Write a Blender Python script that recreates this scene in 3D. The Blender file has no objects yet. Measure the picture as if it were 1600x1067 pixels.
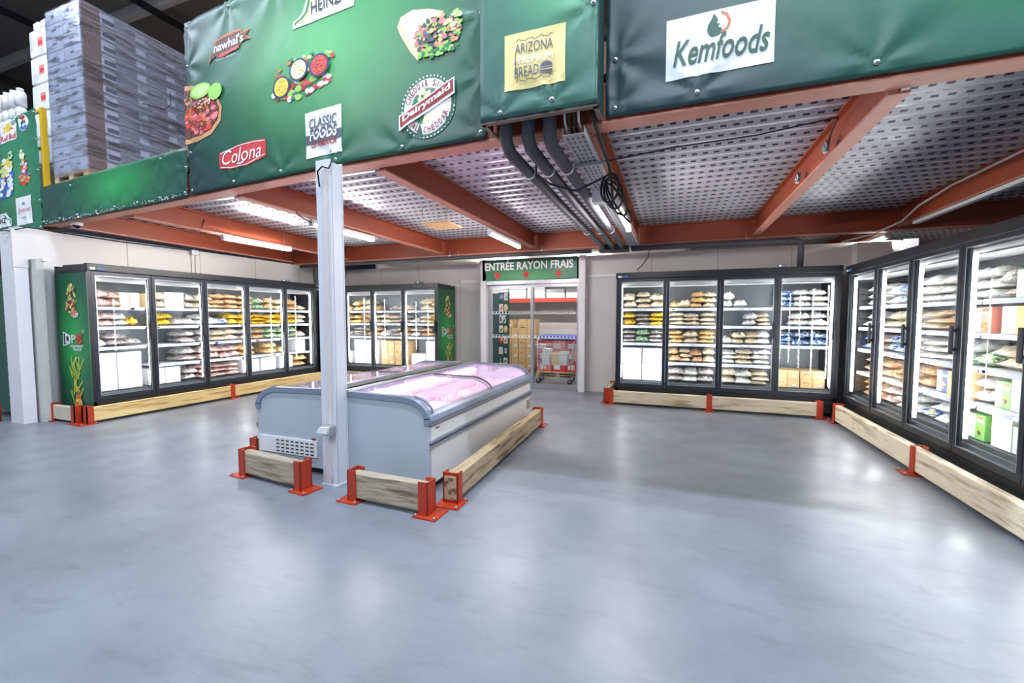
import bpy, bmesh, math, random
from mathutils import Vector, Matrix, noise
random.seed(7)
SC = bpy.context.scene
COL = SC.collection
PI = math.pi
# ------------------------------------------------------------------ camera
F, H = 669.0, 1.5
YAW, PITCH = math.radians(20.5), math.radians(3.2)
_f = Vector((-math.sin(YAW)*math.cos(PITCH), math.cos(YAW)*math.cos(PITCH), -math.sin(PITCH)))
_r = Vector((math.cos(YAW), math.sin(YAW), 0))
_u = _r.cross(_f)
CAM = Vector((0, 0, H))
cd = bpy.data.cameras.new('camera')
cd.sensor_width = 36; cd.lens = 36*F/1600; cd.clip_start = .05; cd.clip_end = 200
cam = bpy.data.objects.new('camera', cd); COL.objects.link(cam)
cam.matrix_world = Matrix(((_r.x, _u.x, -_f.x, 0), (_r.y, _u.y, -_f.y, 0), (_r.z, _u.z, -_f.z, H), (0, 0, 0, 1)))
SC.camera = cam
# ------------------------------------------------------------------ world and light
SC.view_settings.view_transform = 'Standard'; SC.view_settings.look = 'None'
SC.view_settings.exposure = 0.22; SC.view_settings.gamma = 1; SC.view_settings.use_curve_mapping = False
w = bpy.data.worlds.new('warehouse_daylight'); SC.world = w; w.use_nodes = True
w.node_tree.nodes['Background'].inputs[0].default_value = (.74, .84, 1, 1)
w.node_tree.nodes['Background'].inputs[1].default_value = .36
SC.cycles.transparent_max_bounces = 24
SC.cycles.max_bounces = 8
SC.cycles.sample_clamp_indirect = 6
def area(name, loc, rot, sx, sy, watts, col):
    l = bpy.data.lights.new(name, 'AREA'); l.shape = 'RECTANGLE'; l.size = sx; l.size_y = sy
    l.energy = watts; l.color = col
    o = bpy.data.objects.new(name, l); COL.objects.link(o); o.location = loc; o.rotation_euler = rot
    return o
for x, wt in ((-9, 250), (-1.5, 520), (6, 520)):
    area('high_bay_light', (x, 1.75, 7.6), (0, 0, 0), 4.5, .16, wt, (.74, .85, 1))
for x in (-7, 1):
    area('roof_light', (x, -3.0, 7.6), (math.radians(28), 0, 0), 5, 1.6, 300, (.82, .90, 1))
area('roof_light', (-11, 5.5, 7.7), (0, 0, 0), 3, 3, 150, (.85, .9, 1))

# ------------------------------------------------------------------ helpers
def ray(px, py): return _r*((px-800)/F) - _u*((py-533.5)/F) + _f
def at(px, py, X=None, Y=None, Z=None):
    d = ray(px, py)
    t = (X/d.x) if X is not None else (Y/d.y if Y is not None else (Z-H)/d.z)
    return CAM + d*t
MATS = {}
def nd(nt, t, **k):
    n = nt.nodes.new(t)
    for a, b in k.items(): setattr(n, a, b)
    return n
def base_mat(name):
    m = bpy.data.materials.new(name); m.use_nodes = True
    return m, m.node_tree, m.node_tree.nodes['Principled BSDF']
def C4(c): return (c[0], c[1], c[2], 1)
def S(r, g, b):   # sRGB 0-255 to linear
    f = lambda v: (v/255/12.92) if v/255 <= .04045 else ((v/255+.055)/1.055)**2.4
    return (f(r), f(g), f(b))
def mat(name, col=(.5, .5, .5), rough=.5, metal=0., namt=.12, nscale=6., bump=0., bscale=60., emit=0., coat=0., spec=None, stretch=None):
    if name in MATS: return MATS[name]
    m, nt, b = base_mat(name)
    tc = nd(nt, 'ShaderNodeTexCoord'); src = tc.outputs['Object']
    if stretch:
        mp = nd(nt, 'ShaderNodeMapping'); mp.inputs['Scale'].default_value = stretch
        nt.links.new(src, mp.inputs[0]); src = mp.outputs[0]
    n = nd(nt, 'ShaderNodeTexNoise'); n.inputs['Scale'].default_value = nscale; n.inputs['Detail'].default_value = 5
    nt.links.new(src, n.inputs['Vector'])
    mx = nd(nt, 'ShaderNodeMix', data_type='RGBA')
    mx.inputs[6].default_value = C4([v*(1-namt) for v in col]); mx.inputs[7].default_value = C4([min(1, v*(1+namt)) for v in col])
    nt.links.new(n.outputs[0], mx.inputs[0]); nt.links.new(mx.outputs[2], b.inputs['Base Color'])
    b.inputs['Roughness'].default_value = rough; b.inputs['Metallic'].default_value = metal
    if spec is not None: b.inputs['Specular IOR Level'].default_value = spec
    if coat: b.inputs['Coat Weight'].default_value = coat; b.inputs['Coat Roughness'].default_value = .12
    if bump:
        n2 = nd(nt, 'ShaderNodeTexNoise'); n2.inputs['Scale'].default_value = bscale; n2.inputs['Detail'].default_value = 4
        nt.links.new(src, n2.inputs['Vector'])
        bp = nd(nt, 'ShaderNodeBump'); bp.inputs['Strength'].default_value = bump; bp.inputs['Distance'].default_value = .01
        nt.links.new(n2.outputs[0], bp.inputs['Height']); nt.links.new(bp.outputs[0], b.inputs['Normal'])
    if emit:
        b.inputs['Emission Color'].default_value = C4(col); b.inputs['Emission Strength'].default_value = emit
    MATS[name] = m
    return m
def glass(name, tint=(1, 1, 1), ior=1.42, frost=0.):
    if name in MATS: return MATS[name]
    m, nt, b = base_mat(name); nt.nodes.remove(b)
    tr = nd(nt, 'ShaderNodeBsdfTransparent'); tr.inputs[0].default_value = C4(tint)
    gl = nd(nt, 'ShaderNodeBsdfGlossy'); gl.inputs['Roughness'].default_value = .02
    fr = nd(nt, 'ShaderNodeFresnel'); fr.inputs[0].default_value = ior
    mx = nd(nt, 'ShaderNodeMixShader'); geo = nd(nt, 'ShaderNodeNewGeometry'); om = nd(nt, 'ShaderNodeMath', operation='SUBTRACT'); om.inputs[0].default_value = 1; nt.links.new(geo.outputs['Backfacing'], om.inputs[1])
    mu = nd(nt, 'ShaderNodeMath', operation='MULTIPLY'); nt.links.new(fr.outputs[0], mu.inputs[0]); nt.links.new(om.outputs[0], mu.inputs[1]); nt.links.new(mu.outputs[0], mx.inputs[0])
    nt.links.new(tr.outputs[0], mx.inputs[1]); nt.links.new(gl.outputs[0], mx.inputs[2])
    out = mx.outputs[0]
    if frost:      # condensation on the glass
        df = nd(nt, 'ShaderNodeBsdfDiffuse'); tl = nd(nt, 'ShaderNodeBsdfTranslucent'); df.inputs[0].default_value = (.9, .9, .9, 1); tl.inputs[0].default_value = (.95, .95, .95, 1)
        m1 = nd(nt, 'ShaderNodeMixShader'); m1.inputs[0].default_value = .6; nt.links.new(df.outputs[0], m1.inputs[1]); nt.links.new(tl.outputs[0], m1.inputs[2])
        tc = nd(nt, 'ShaderNodeTexCoord'); nz = nd(nt, 'ShaderNodeTexNoise'); nz.inputs['Scale'].default_value = 1.7; nz.inputs['Detail'].default_value = 4; nt.links.new(tc.outputs['Object'], nz.inputs[0])
        rg = nd(nt, 'ShaderNodeMapRange'); rg.inputs[1].default_value = .35; rg.inputs[2].default_value = .65; rg.inputs[3].default_value = frost*.2; rg.inputs[4].default_value = frost; nt.links.new(nz.outputs[0], rg.inputs[0])
        m2 = nd(nt, 'ShaderNodeMixShader'); nt.links.new(rg.outputs[0], m2.inputs[0]); nt.links.new(out, m2.inputs[1]); nt.links.new(m1.outputs[0], m2.inputs[2]); out = m2.outputs[0]
    nt.links.new(out, nt.nodes['Material Output'].inputs[0])
    MATS[name] = m
    return m
def rampmat(name, stops, rough, metal, kind, scale, bump=.2, coat=0., interp='LINEAR', rnd=True, stretch=(1, 1, 1), bscale=14):
    """a surface whose colour patches come from voronoi or noise run through a ramp"""
    if name in MATS: return MATS[name]
    m, nt, b = base_mat(name)
    tc = nd(nt, 'ShaderNodeTexCoord'); mp = nd(nt, 'ShaderNodeMapping'); mp.inputs['Scale'].default_value = stretch
    nt.links.new(tc.outputs['Object'], mp.inputs[0])
    if rnd:
        oi = nd(nt, 'ShaderNodeObjectInfo'); mu = nd(nt, 'ShaderNodeVectorMath', operation='SCALE'); mu.inputs[0].default_value = (37, 19, 53)
        nt.links.new(oi.outputs['Random'], mu.inputs['Scale']); nt.links.new(mu.outputs[0], mp.inputs['Location'])
    if kind == 'V':
        n = nd(nt, 'ShaderNodeTexVoronoi'); n.inputs['Scale'].default_value = scale
        wn = nd(nt, 'ShaderNodeTexWhiteNoise', noise_dimensions='3D')
        nt.links.new(mp.outputs[0], n.inputs['Vector']); nt.links.new(n.outputs['Color'], wn.inputs['Vector']); out = wn.outputs['Value']
    else:
        n = nd(nt, 'ShaderNodeTexNoise'); n.inputs['Scale'].default_value = scale; n.inputs['Detail'].default_value = 6
        nt.links.new(mp.outputs[0], n.inputs['Vector']); out = n.outputs[0]
    r = nd(nt, 'ShaderNodeValToRGB'); r.color_ramp.interpolation = interp
    e = r.color_ramp.elements
    while len(e) < len(stops): e.new(.5)
    for i, (p, c) in enumerate(stops): e[i].position = p; e[i].color = C4(c)
    nt.links.new(out, r.inputs[0]); nt.links.new(r.outputs[0], b.inputs['Base Color'])
    b.inputs['Roughness'].default_value = rough; b.inputs['Metallic'].default_value = metal
    if coat: b.inputs['Coat Weight'].default_value = coat; b.inputs['Coat Roughness'].default_value = .15
    if bump:
        n2 = nd(nt, 'ShaderNodeTexNoise'); n2.inputs['Scale'].default_value = bscale; n2.inputs['Detail'].default_value = 5
        nt.links.new(mp.outputs[0], n2.inputs['Vector'])
        bp = nd(nt, 'ShaderNodeBump'); bp.inputs['Strength'].default_value = bump; bp.inputs['Distance'].default_value = .02
        nt.links.new(n2.outputs[0], bp.inputs['Height']); nt.links.new(bp.outputs[0], b.inputs['Normal'])
    MATS[name] = m
    return m

class MB:
    def __init__(s): s.v = []; s.f = []; s.m = []; s.mats = []; s.sm = []
    def mi(s, m):
        if m not in s.mats: s.mats.append(m)
        return s.mats.index(m)
    def add(s, vs, fs, m, smooth=False):
        o = len(s.v); s.v += [tuple(v) for v in vs]; k = s.mi(m)
        for f in fs: s.f.append([i+o for i in f]); s.m.append(k); s.sm.append(smooth)
        return s
    def box(s, a, b, m, mtx=None):
        x0, y0, z0 = a; x1, y1, z1 = b
        vs = [Vector(p) for p in ((x0,y0,z0),(x1,y0,z0),(x1,y1,z0),(x0,y1,z0),(x0,y0,z1),(x1,y0,z1),(x1,y1,z1),(x0,y1,z1))]
        if mtx: vs = [mtx @ v for v in vs]
        return s.add(vs, [(3,2,1,0),(4,5,6,7),(0,1,5,4),(1,2,6,5),(2,3,7,6),(3,0,4,7)], m)
    def bbox(s, a, b, m, e=.01):     # box with bevelled edges
        bm = bmesh.new(); bmesh.ops.create_cube(bm, size=1)
        c = [(a[i]+b[i])/2 for i in range(3)]; d = [b[i]-a[i] for i in range(3)]
        for v in bm.verts: v.co = Vector([c[i]+v.co[i]*d[i] for i in range(3)])
        bmesh.ops.bevel(bm, geom=bm.edges[:], offset=min(e, min(d)*.4), segments=2, affect='EDGES', profile=.6)
        bm.verts.ensure_lookup_table(); bm.verts.index_update()
        s.add([v.co.copy() for v in bm.verts], [[v.index for v in f.verts] for f in bm.faces], m); bm.free()
        return s
    def tube(s, pts, r, m, n=8, cap=True):
        pts = [Vector(p) for p in pts]; rs = r if isinstance(r, (list, tuple)) else [r]*len(pts)
        vs = []; fs = []; prev = None
        for i, p in enumerate(pts):
            if i == 0: t = pts[1]-p
            elif i == len(pts)-1: t = p-pts[i-1]
            else: t = (pts[i+1]-p).normalized()+(p-pts[i-1]).normalized()
            t.normalize()
            if prev is None: a = t.orthogonal().normalized()
            else: a = (prev-t*prev.dot(t)).normalized()
            prev = a; b = t.cross(a)
            for k in range(n): vs.append(p+(a*math.cos(2*PI*k/n)+b*math.sin(2*PI*k/n))*rs[i])
        for i in range(len(pts)-1):
            for k in range(n): fs.append((i*n+k, i*n+(k+1) % n, (i+1)*n+(k+1) % n, (i+1)*n+k))
        if cap: fs.append(list(range(n))[::-1]); fs.append([(len(pts)-1)*n+k for k in range(n)])
        return s.add(vs, fs, m, True)
    def prism(s, poly, axis, a, b, m):
        """poly: 2D points; axis 'x': (y,z), 'y': (x,z), 'z': (x,y)"""
        g = {'x': lambda p, t: (t, p[0], p[1]), 'y': lambda p, t: (p[0], t, p[1]), 'z': lambda p, t: (p[0], p[1], t)}[axis]
        n = len(poly); vs = [g(p, a) for p in poly]+[g(p, b) for p in poly]
        fs = [list(range(n))[::-1], [n+i for i in range(n)]]+[(i, (i+1) % n, n+(i+1) % n, n+i) for i in range(n)]
        return s.add(vs, fs, m)
    def build(s, name, parent=None, loc=None, rotz=0, **tagk):
        me = bpy.data.meshes.new(name); me.from_pydata(s.v, [], s.f); me.update()
        for m in s.mats: me.materials.append(m)
        me.polygons.foreach_set('material_index', s.m); me.polygons.foreach_set('use_smooth', s.sm)
        bm = bmesh.new(); bm.from_mesh(me); bmesh.ops.recalc_face_normals(bm, faces=bm.faces[:]); bm.to_mesh(me); bm.free()
        o = bpy.data.objects.new(name, me); COL.objects.link(o)
        if parent: o.parent = parent
        if loc: o.location = loc
        if rotz: o.rotation_euler = (0, 0, rotz)
        if tagk: tag(o, **tagk)
        return o
def tag(o, label=None, cat=None, group=None, kind=None):
    if label: o['label'] = label
    if cat: o['category'] = cat
    if group: o['group'] = group
    if kind: o['kind'] = kind
    return o
def thing(name, label, cat, loc=(0, 0, 0), rotz=0, group=None):
    o = bpy.data.objects.new(name, None); COL.objects.link(o); o.location = loc; o.rotation_euler = (0, 0, rotz)
    o.empty_display_size = .1
    return tag(o, label, cat, group)
def boxobj(name, a, b, m, parent=None, **k): return MB().box(a, b, m).build(name, parent, **k)

# ------------------------------------------------------------------ common materials
M_black = mat('black_powder_coat', S(26, 28, 33), .36)
M_dark = mat('dark_steel', S(26, 26, 30), .5)
M_frame = mat('anthracite_door_frame', S(40, 46, 54), .32, .2)
M_handle = mat('handle_plastic', S(38, 38, 44), .4)
M_liner = mat('freezer_liner', S(120, 126, 134), .4)
M_shelf = mat('white_wire_shelf', S(215, 218, 225), .35)
M_rail = mat('price_rail', S(200, 208, 235), .25)
M_white = mat('white_lacquer', S(222, 222, 224), .35, namt=.03)
M_panel = mat('cold_room_panel', S(205, 203, 202), .42, namt=.05, nscale=1.3, bump=.06, bscale=3)
M_wallc = mat('rough_render', S(196, 194, 192), .8, namt=.1, nscale=9, bump=.5, bscale=45)
M_red = mat('red_oxide_steel', S(146, 66, 40), .5, namt=.16, nscale=2.2, bump=.05)
M_redl = mat('faded_lit_flange', S(196, 132, 112), .55, namt=.2, nscale=9)  # dusty faded primer, with light from the floor painted in
M_orange = mat('orange_guard_steel', S(170, 52, 24), .42, namt=.14, nscale=5)
M_grey = mat('grey_plastic_trim', S(118, 128, 146), .38)
M_endp = mat('chest_end_panel', S(170, 179, 190), .35, namt=.04, nscale=1.6)
M_side = mat('chest_side_panel', S(222, 221, 220), .3, namt=.03)
M_alu = mat('brushed_aluminium', S(190, 192, 196), .32, .8)
M_zinc = mat('galvanised', S(176, 180, 186), .35, .85, namt=.2, nscale=14)
M_cable = mat('black_cable', S(22, 20, 24), .5)
M_wcable = mat('white_cable', S(205, 198, 196), .5)
M_foam = mat('pipe_insulation', S(70, 70, 76), .7, namt=.2, nscale=9)
M_glass = glass('door_glass', (.97, .985, .985))
M_lid = glass('lid_glass', (.98, .97, .985), 1.30, frost=.16)
M_led = mat('led_strip', (1, .99, .97), emit=52)
M_tube = mat('fluorescent_tube', (1, .96, .93), emit=215)
M_pink = mat('pink_tube', (1, .56, .90), emit=28)
M_ply = mat('board_edge', S(190, 165, 130), .7, namt=.25, nscale=30)
M_kraft = mat('kraft_board', S(205, 172, 125), .7, namt=.08, nscale=5)
M_tape = mat('brown_tape', S(170, 135, 90), .4)
M_ink = mat('black_ink', S(32, 34, 40), .5)
M_wprint = mat('white_print', S(236, 238, 240), .45, namt=.01)
def woodmat(name, a, b, st):
    return rampmat(name, [(.25, tuple(v*.6 for v in b)), (.36, b), (.48, a), (.6, a), (.70, b), (.78, tuple(v*.5 for v in b))], .75, 0, 'N', 2.6, bump=.35, rnd=True, stretch=st, bscale=9)
M_woodX = woodmat('weathered_timber', S(168, 155, 134), S(112, 96, 76), (.7, 7, 7))
M_woodL = woodmat('pine_timber', S(226, 200, 140), S(190, 152, 92), (.7, 7, 7))
M_woodY = woodmat('old_pine_timber', S(172, 152, 120), S(106, 88, 66), (.7, 7, 7))
M_woodR = woodmat('pale_timber', S(212, 200, 174), S(168, 148, 116), (.7, 7, 7))
M_woodRY = woodmat('pale_timber_long', S(226, 214, 188), S(180, 160, 126), (.7, 7, 7))
# ------------------------------------------------------------------ the setting
# floor: painted concrete with scuffs, joints and worn gloss
m, nt, b = base_mat('painted_concrete'); MATS['floor'] = m
tc = nd(nt, 'ShaderNodeTexCoord')
n1 = nd(nt, 'ShaderNodeTexNoise'); n1.inputs['Scale'].default_value = 1.1; n1.inputs['Detail'].default_value = 9; n1.inputs['Roughness'].default_value = .6
r1 = nd(nt, 'ShaderNodeValToRGB'); e = r1.color_ramp.elements
e[0].position = .3; e[0].color = C4(S(106, 111, 120)); e[1].position = .7; e[1].color = C4(S(128, 133, 142))
n2 = nd(nt, 'ShaderNodeTexNoise'); n2.inputs['Scale'].default_value = 26; n2.inputs['Detail'].default_value = 8
r2 = nd(nt, 'ShaderNodeValToRGB'); e = r2.color_ramp.elements; e[0].position = .66; e[0].color = (0, 0, 0, 1); e[1].position = .76; e[1].color = (.0, .0, .0, 1)
mx = nd(nt, 'ShaderNodeMix', data_type='RGBA'); mx.inputs[7].default_value = C4(S(158, 161, 166))
for a_, b_ in ((tc.outputs['Object'], n1.inputs[0]), (tc.outputs['Object'], n2.inputs[0]), (n1.outputs[0], r1.inputs[0]), (n2.outputs[0], r2.inputs[0]),
               (r2.outputs[0], mx.inputs[0]), (r1.outputs[0], mx.inputs[6])): nt.links.new(a_, b_)
mpv = nd(nt, 'ShaderNodeMapping'); mpv.inputs['Rotation'].default_value = (0, 0, .6); mpv.inputs['Scale'].default_value = (1, 3.5, 1)
sc1 = nd(nt, 'ShaderNodeTexNoise'); sc1.inputs['Scale'].default_value = 2.2; sc1.inputs['Detail'].default_value = 10; sc1.inputs['Roughness'].default_value = .72; sc1.inputs['Distortion'].default_value = .6
nt.links.new(tc.outputs['Object'], mpv.inputs[0]); nt.links.new(mpv.outputs[0], sc1.inputs[0])
rs = nd(nt, 'ShaderNodeValToRGB'); e = rs.color_ramp.elements; e[0].position = .52; e[0].color = (0, 0, 0, 1); e[1].position = .78; e[1].color = (.7, .7, .7, 1)
mx2 = nd(nt, 'ShaderNodeMix', data_type='RGBA'); mx2.inputs[7].default_value = C4(S(92, 95, 104))
nt.links.new(sc1.outputs[0], rs.inputs[0]); nt.links.new(rs.outputs[0], mx2.inputs[0]); nt.links.new(mx.outputs[2], mx2.inputs[6])
nt.links.new(mx2.outputs[2], b.inputs['Base Color'])
n3 = nd(nt, 'ShaderNodeTexNoise'); n3.inputs['Scale'].default_value = 2.3; n3.inputs['Detail'].default_value = 6
mr = nd(nt, 'ShaderNodeMapRange'); mr.inputs[1].default_value = .3; mr.inputs[2].default_value = .7; mr.inputs[3].default_value = .285; mr.inputs[4].default_value = .42
nt.links.new(tc.outputs['Object'], n3.inputs[0]); nt.links.new(n3.outputs[0], mr.inputs[0]); nt.links.new(mr.outputs[0], b.inputs['Roughness'])
b.inputs['Specular IOR Level'].default_value = .6
nb = nd(nt, 'ShaderNodeTexNoise'); nb.inputs['Scale'].default_value = 7; nb.inputs['Detail'].default_value = 8; nb.inputs['Roughness'].default_value = .65
bp = nd(nt, 'ShaderNodeBump'); bp.inputs['Strength'].default_value = .12; bp.inputs['Distance'].default_value = .02
nt.links.new(tc.outputs['Object'], nb.inputs[0]); nt.links.new(nb.outputs[0], bp.inputs['Height']); nt.links.new(bp.outputs[0], b.inputs['Normal'])
boxobj('floor', (-18, -5, -.1), (7, 14, 0), MATS['floor'], kind='structure')

WB = 8.66                                     # back wall right of the doors
def panel_wall(name, poly_boxes, seams, m=M_panel):
    mb = MB()
    for a_, b_ in poly_boxes: mb.box(a_, b_, m)
    for a_, b_ in seams: mb.box(a_, b_, mat('panel_joint', S(170, 168, 168), .6))
    return mb.build(name, kind='structure')
panel_wall('wall_left', [((-9.0, 3.32, 0), (-8.72, 9.2, 2.8))], [((-8.72, y, 0), (-8.717, y+.012, 2.8)) for y in (4.6, 5.8, 7.0, 8.2)])
panel_wall('wall_back', [((-9.0, 9.05, 0), (-4.0, 9.2, 2.74)), ((-1.62, WB, 0), (3.4, WB+.15, 2.74)), ((-4.0, WB, 0), (-3.92, 9.2, 2.74)),
                         ((-3.92, WB, 2.2), (-1.62, WB+.15, 2.74))],
           [((x, WB-.003, 0), (x+.012, WB, 2.74)) for x in (-.4, .75, 1.9, 3.0)]+[((x, 9.047, 0), (x+.012, 9.05, 2.74)) for x in (-8, -6.9, -5.8, -4.7)])
boxobj('trim_1', (-1.6, WB-.05, 2.30), (3.4, WB-.005, 2.36), M_white, kind='structure')
boxobj('trim_2', (-4.65, 9.0, 2.30), (-4.0, 9.045, 2.37), M_white, kind='structure')
boxobj('wall_right', (6.2, -1, 0), (6.35, 14, 6), mat('dim_wall', S(120, 118, 120), .8), kind='structure')
boxobj('wall_rear', (-18, 13.9, 0), (6.3, 14, 8.5), mat('dim_wall', S(120, 118, 120), .8), kind='structure')
boxobj('wall_far_left', (-18, 3, 0), (-17.8, 14, 8.5), mat('dark_wall', S(70, 66, 66), .8), kind='structure')
# cold room beyond the sliding doors
M_room = mat('cold_room_white', S(226, 224, 222), .5, namt=.03)
boxobj('wall_room_back', (-7.2, 12.6, 0), (0.3, 12.7, 2.9), M_room, kind='structure')
boxobj('wall_room_left', (-7.2, 9.2, 0), (-7.1, 12.6, 2.9), M_room, kind='structure')
boxobj('wall_room_right', (0.2, 8.82, 0), (0.3, 12.6, 2.9), M_room, kind='structure')
boxobj('ceiling_room', (-7.2, 9.2, 2.9), (0.3, 12.7, 2.95), M_room, kind='structure')

# mezzanine soffit: perforated trapezoidal steel deck running across
m, nt, b = base_mat('perforated_deck'); MATS['deck'] = m
tc = nd(nt, 'ShaderNodeTexCoord'); sp = nd(nt, 'ShaderNodeSeparateXYZ'); nt.links.new(tc.outputs['Object'], sp.inputs[0])
def mth(op, a_, b_=None, c_=None):
    q = nd(nt, 'ShaderNodeMath', operation=op)
    for i, v in enumerate((a_, b_, c_)):
        if v is None: continue
        if isinstance(v, (int, float)): q.inputs[i].default_value = v
        else: nt.links.new(v, q.inputs[i])
    return q.outputs[0]
PITCHD = .20
fr_y = mth('FRACT', mth('DIVIDE', mth('SUBTRACT', sp.outputs[1], 3.16), PITCHD))
b1 = mth('MULTIPLY', mth('GREATER_THAN', fr_y, .50), mth('LESS_THAN', fr_y, .62)); b2 = mth('MULTIPLY', mth('GREATER_THAN', fr_y, .76), mth('LESS_THAN', fr_y, .88))
x1_ = mth('LESS_THAN', mth('FRACT', mth('DIVIDE', sp.outputs[0], .10)), .48); x2_ = mth('LESS_THAN', mth('FRACT', mth('ADD', mth('DIVIDE', sp.outputs[0], .10), .5)), .48)
hole = mth('ADD', mth('MULTIPLY', b1, x1_), mth('MULTIPLY', b2, x2_))
nz = nd(nt, 'ShaderNodeTexNoise'); nz.inputs['Scale'].default_value = 2.5; nt.links.new(tc.outputs['Object'], nz.inputs[0])
mg = nd(nt, 'ShaderNodeMix', data_type='RGBA'); mg.inputs[6].default_value = C4(S(150, 149, 156)); mg.inputs[7].default_value = C4(S(196, 196, 202))
nt.links.new(nz.outputs[0], mg.inputs[0])
mh = nd(nt, 'ShaderNodeMix', data_type='RGBA'); mh.inputs[7].default_value = C4(S(56, 55, 60)); nt.links.new(hole, mh.inputs[0]); nt.links.new(mg.outputs[2], mh.inputs[6])
nt.links.new(mh.outputs[2], b.inputs['Base Color'])
b.inputs['Metallic'].default_value = .3; b.inputs['Roughness'].default_value = .36
DK0, DK1 = 3.11, 3.155
mb = MB(); y = 3.16; prof = []
FP = [(-10.6, 3.74), (-5.2, 3.36), (-2.85, 3.16), (-1.3, 3.10), (4.0, 3.12), (6.2, 3.12)]   # line of the mezzanine edge
def fy(x):
    for (a_, ya), (b_, yb) in zip(FP, FP[1:]):
        if x <= b_: return ya+(yb-ya)*(x-a_)/(b_-a_)
    return FP[-1][1]
def xstart(y):
    x = -11.5
    while fy(x)+.03 > y and x < -1.3: x += .05
    return x
while y < 13.6:
    prof += [(y, DK0), (y+.042, DK0), (y+.058, DK1), (y+.082, DK1)]; y += PITCHD
pts = []
X0, X1 = -11.5, 6.2
for (py_, pz_) in prof: pts += [(xstart(py_), py_, pz_), (X1, py_, pz_)]
mb.add(pts, [(2*i, 2*i+1, 2*i+3, 2*i+2) for i in range(len(prof)-1) if i % 4], MATS['deck'])
mb.add(pts, [(2*i, 2*i+1, 2*i+3, 2*i+2) for i in range(0, len(prof)-1, 4)], mat('deck_rib_face_lit', S(214, 213, 216), .3, .3, namt=.06))  # lower rib faces coloured lighter to carry the light they catch
mb.prism([(X0, fy(X0)+.02), (-5.2, 3.38), (-2.85, 3.18), (-1.3, 3.12), (X1, 3.14), (X1, 13.6), (X0, 13.6)], 'z', 3.2, 3.415, M_ply)
mb.build('ceiling', kind='structure')
# warehouse roof
M_roof = mat('roof_lining', S(100, 96, 94), .8, namt=.25, nscale=.8, bump=.3, bscale=2)
boxobj('ceiling_roof', (-18, -5, 8.3), (7, 14, 8.4), M_roof, kind='structure')
M_rbeam = mat('roof_beam_paint', S(122, 116, 112), .6)
for i, yy in enumerate((4.2, 6.2, 8.2, 10.4)):
    MB().box((-18, yy, 8.06), (7, yy+.12, 8.3), M_rbeam if i != 1 else mat('pale_roof_beam', S(160, 158, 158), .6)).build('trim_%d' % (3+i), kind='structure')
for i, xx in enumerate((-13.5, -10.5, -7.5)):
    MB().box((xx, 3, 7.95), (xx+.1, 14, 8.06), M_dark).build('trim_%d' % (7+i), kind='structure')
MB().box((-7.6, 4.6, 8.24), (-4.5, 7.4, 8.29), mat('translucent_roof_sheet', S(222, 222, 225), .6, emit=.45)).build('window_1', kind='structure')

# ------------------------------------------------------------------ steelwork
def ibeam(name, p, q, z0, z1, wd, label, group=None):
    """I section along a straight run"""
    P, Q = Vector((p[0], p[1], 0)), Vector((q[0], q[1], 0)); d = (Q-P); L = d.length; a = math.atan2(d.y, d.x)
    t = .016
    mb = MB(); h = z1-z0
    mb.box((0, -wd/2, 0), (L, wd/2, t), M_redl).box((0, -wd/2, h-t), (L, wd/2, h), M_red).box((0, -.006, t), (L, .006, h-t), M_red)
    return mb.build(name, None, (p[0], p[1], z0), a, label=label, cat='steel beam', group=group)
ZB = 2.83
mb = MB()
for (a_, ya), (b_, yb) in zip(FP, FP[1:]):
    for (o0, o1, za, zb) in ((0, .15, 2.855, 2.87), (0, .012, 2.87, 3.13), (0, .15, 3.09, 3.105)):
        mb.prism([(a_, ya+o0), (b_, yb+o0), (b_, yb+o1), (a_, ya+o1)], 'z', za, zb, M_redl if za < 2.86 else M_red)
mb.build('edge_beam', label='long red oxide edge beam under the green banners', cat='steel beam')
jl = {-8.4: 'red joist nearest the left wall, above the left freezer row', -6.75: 'red joist carrying the leftmost tube light, second from left wall',
      -4.55: 'red joist crossing behind the top of the white column', -2.52: 'red joist passing beside the hanging chipboard panel',
      -.62: 'red joist directly above the perforated cable tray', 1.24: 'red joist right of the cable tray, carrying two round junction boxes',
      3.12: 'red joist above the right wall freezer with a white cable along it'}
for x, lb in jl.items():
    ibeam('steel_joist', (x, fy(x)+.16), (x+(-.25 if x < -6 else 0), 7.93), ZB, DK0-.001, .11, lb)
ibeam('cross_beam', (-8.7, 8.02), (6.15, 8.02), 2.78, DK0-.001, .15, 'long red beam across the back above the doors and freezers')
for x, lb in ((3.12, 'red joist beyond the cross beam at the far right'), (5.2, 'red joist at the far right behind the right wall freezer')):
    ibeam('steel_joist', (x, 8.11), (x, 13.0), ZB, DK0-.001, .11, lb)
# columns
def hcolumn(x, y, z1, wd, dp, label, m, name='steel_column', extras=True):
    root = thing(name, label, 'column', (x, y, 0))
    MB().box((-wd/2, -dp/2, 0), (wd/2, -dp/2+.014, z1), m).box((-wd/2, dp/2-.014, 0), (wd/2, dp/2, z1), m).box((-.008, -dp/2+.014, 0), (.008, dp/2-.014, z1), m).build('shaft', root)
    if extras:
        MB().box((-wd/2-.01, -dp/2-.01, 0), (wd/2+.01, dp/2+.01, .012), m).build('base_plate', root)
        MB().box((wd/2-.03, -dp/2+.02, .0), (wd/2+.001, dp/2-.02, z1-.02), m).build('cover_panel', root)
    return root
M_colp = mat('column_paint', S(206, 208, 216), .4, namt=.05, nscale=3)
cr = hcolumn(-2.835, 3.02, 2.85, .155, .15, 'white steel column standing between the two chest freezers', M_colp)
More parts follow.
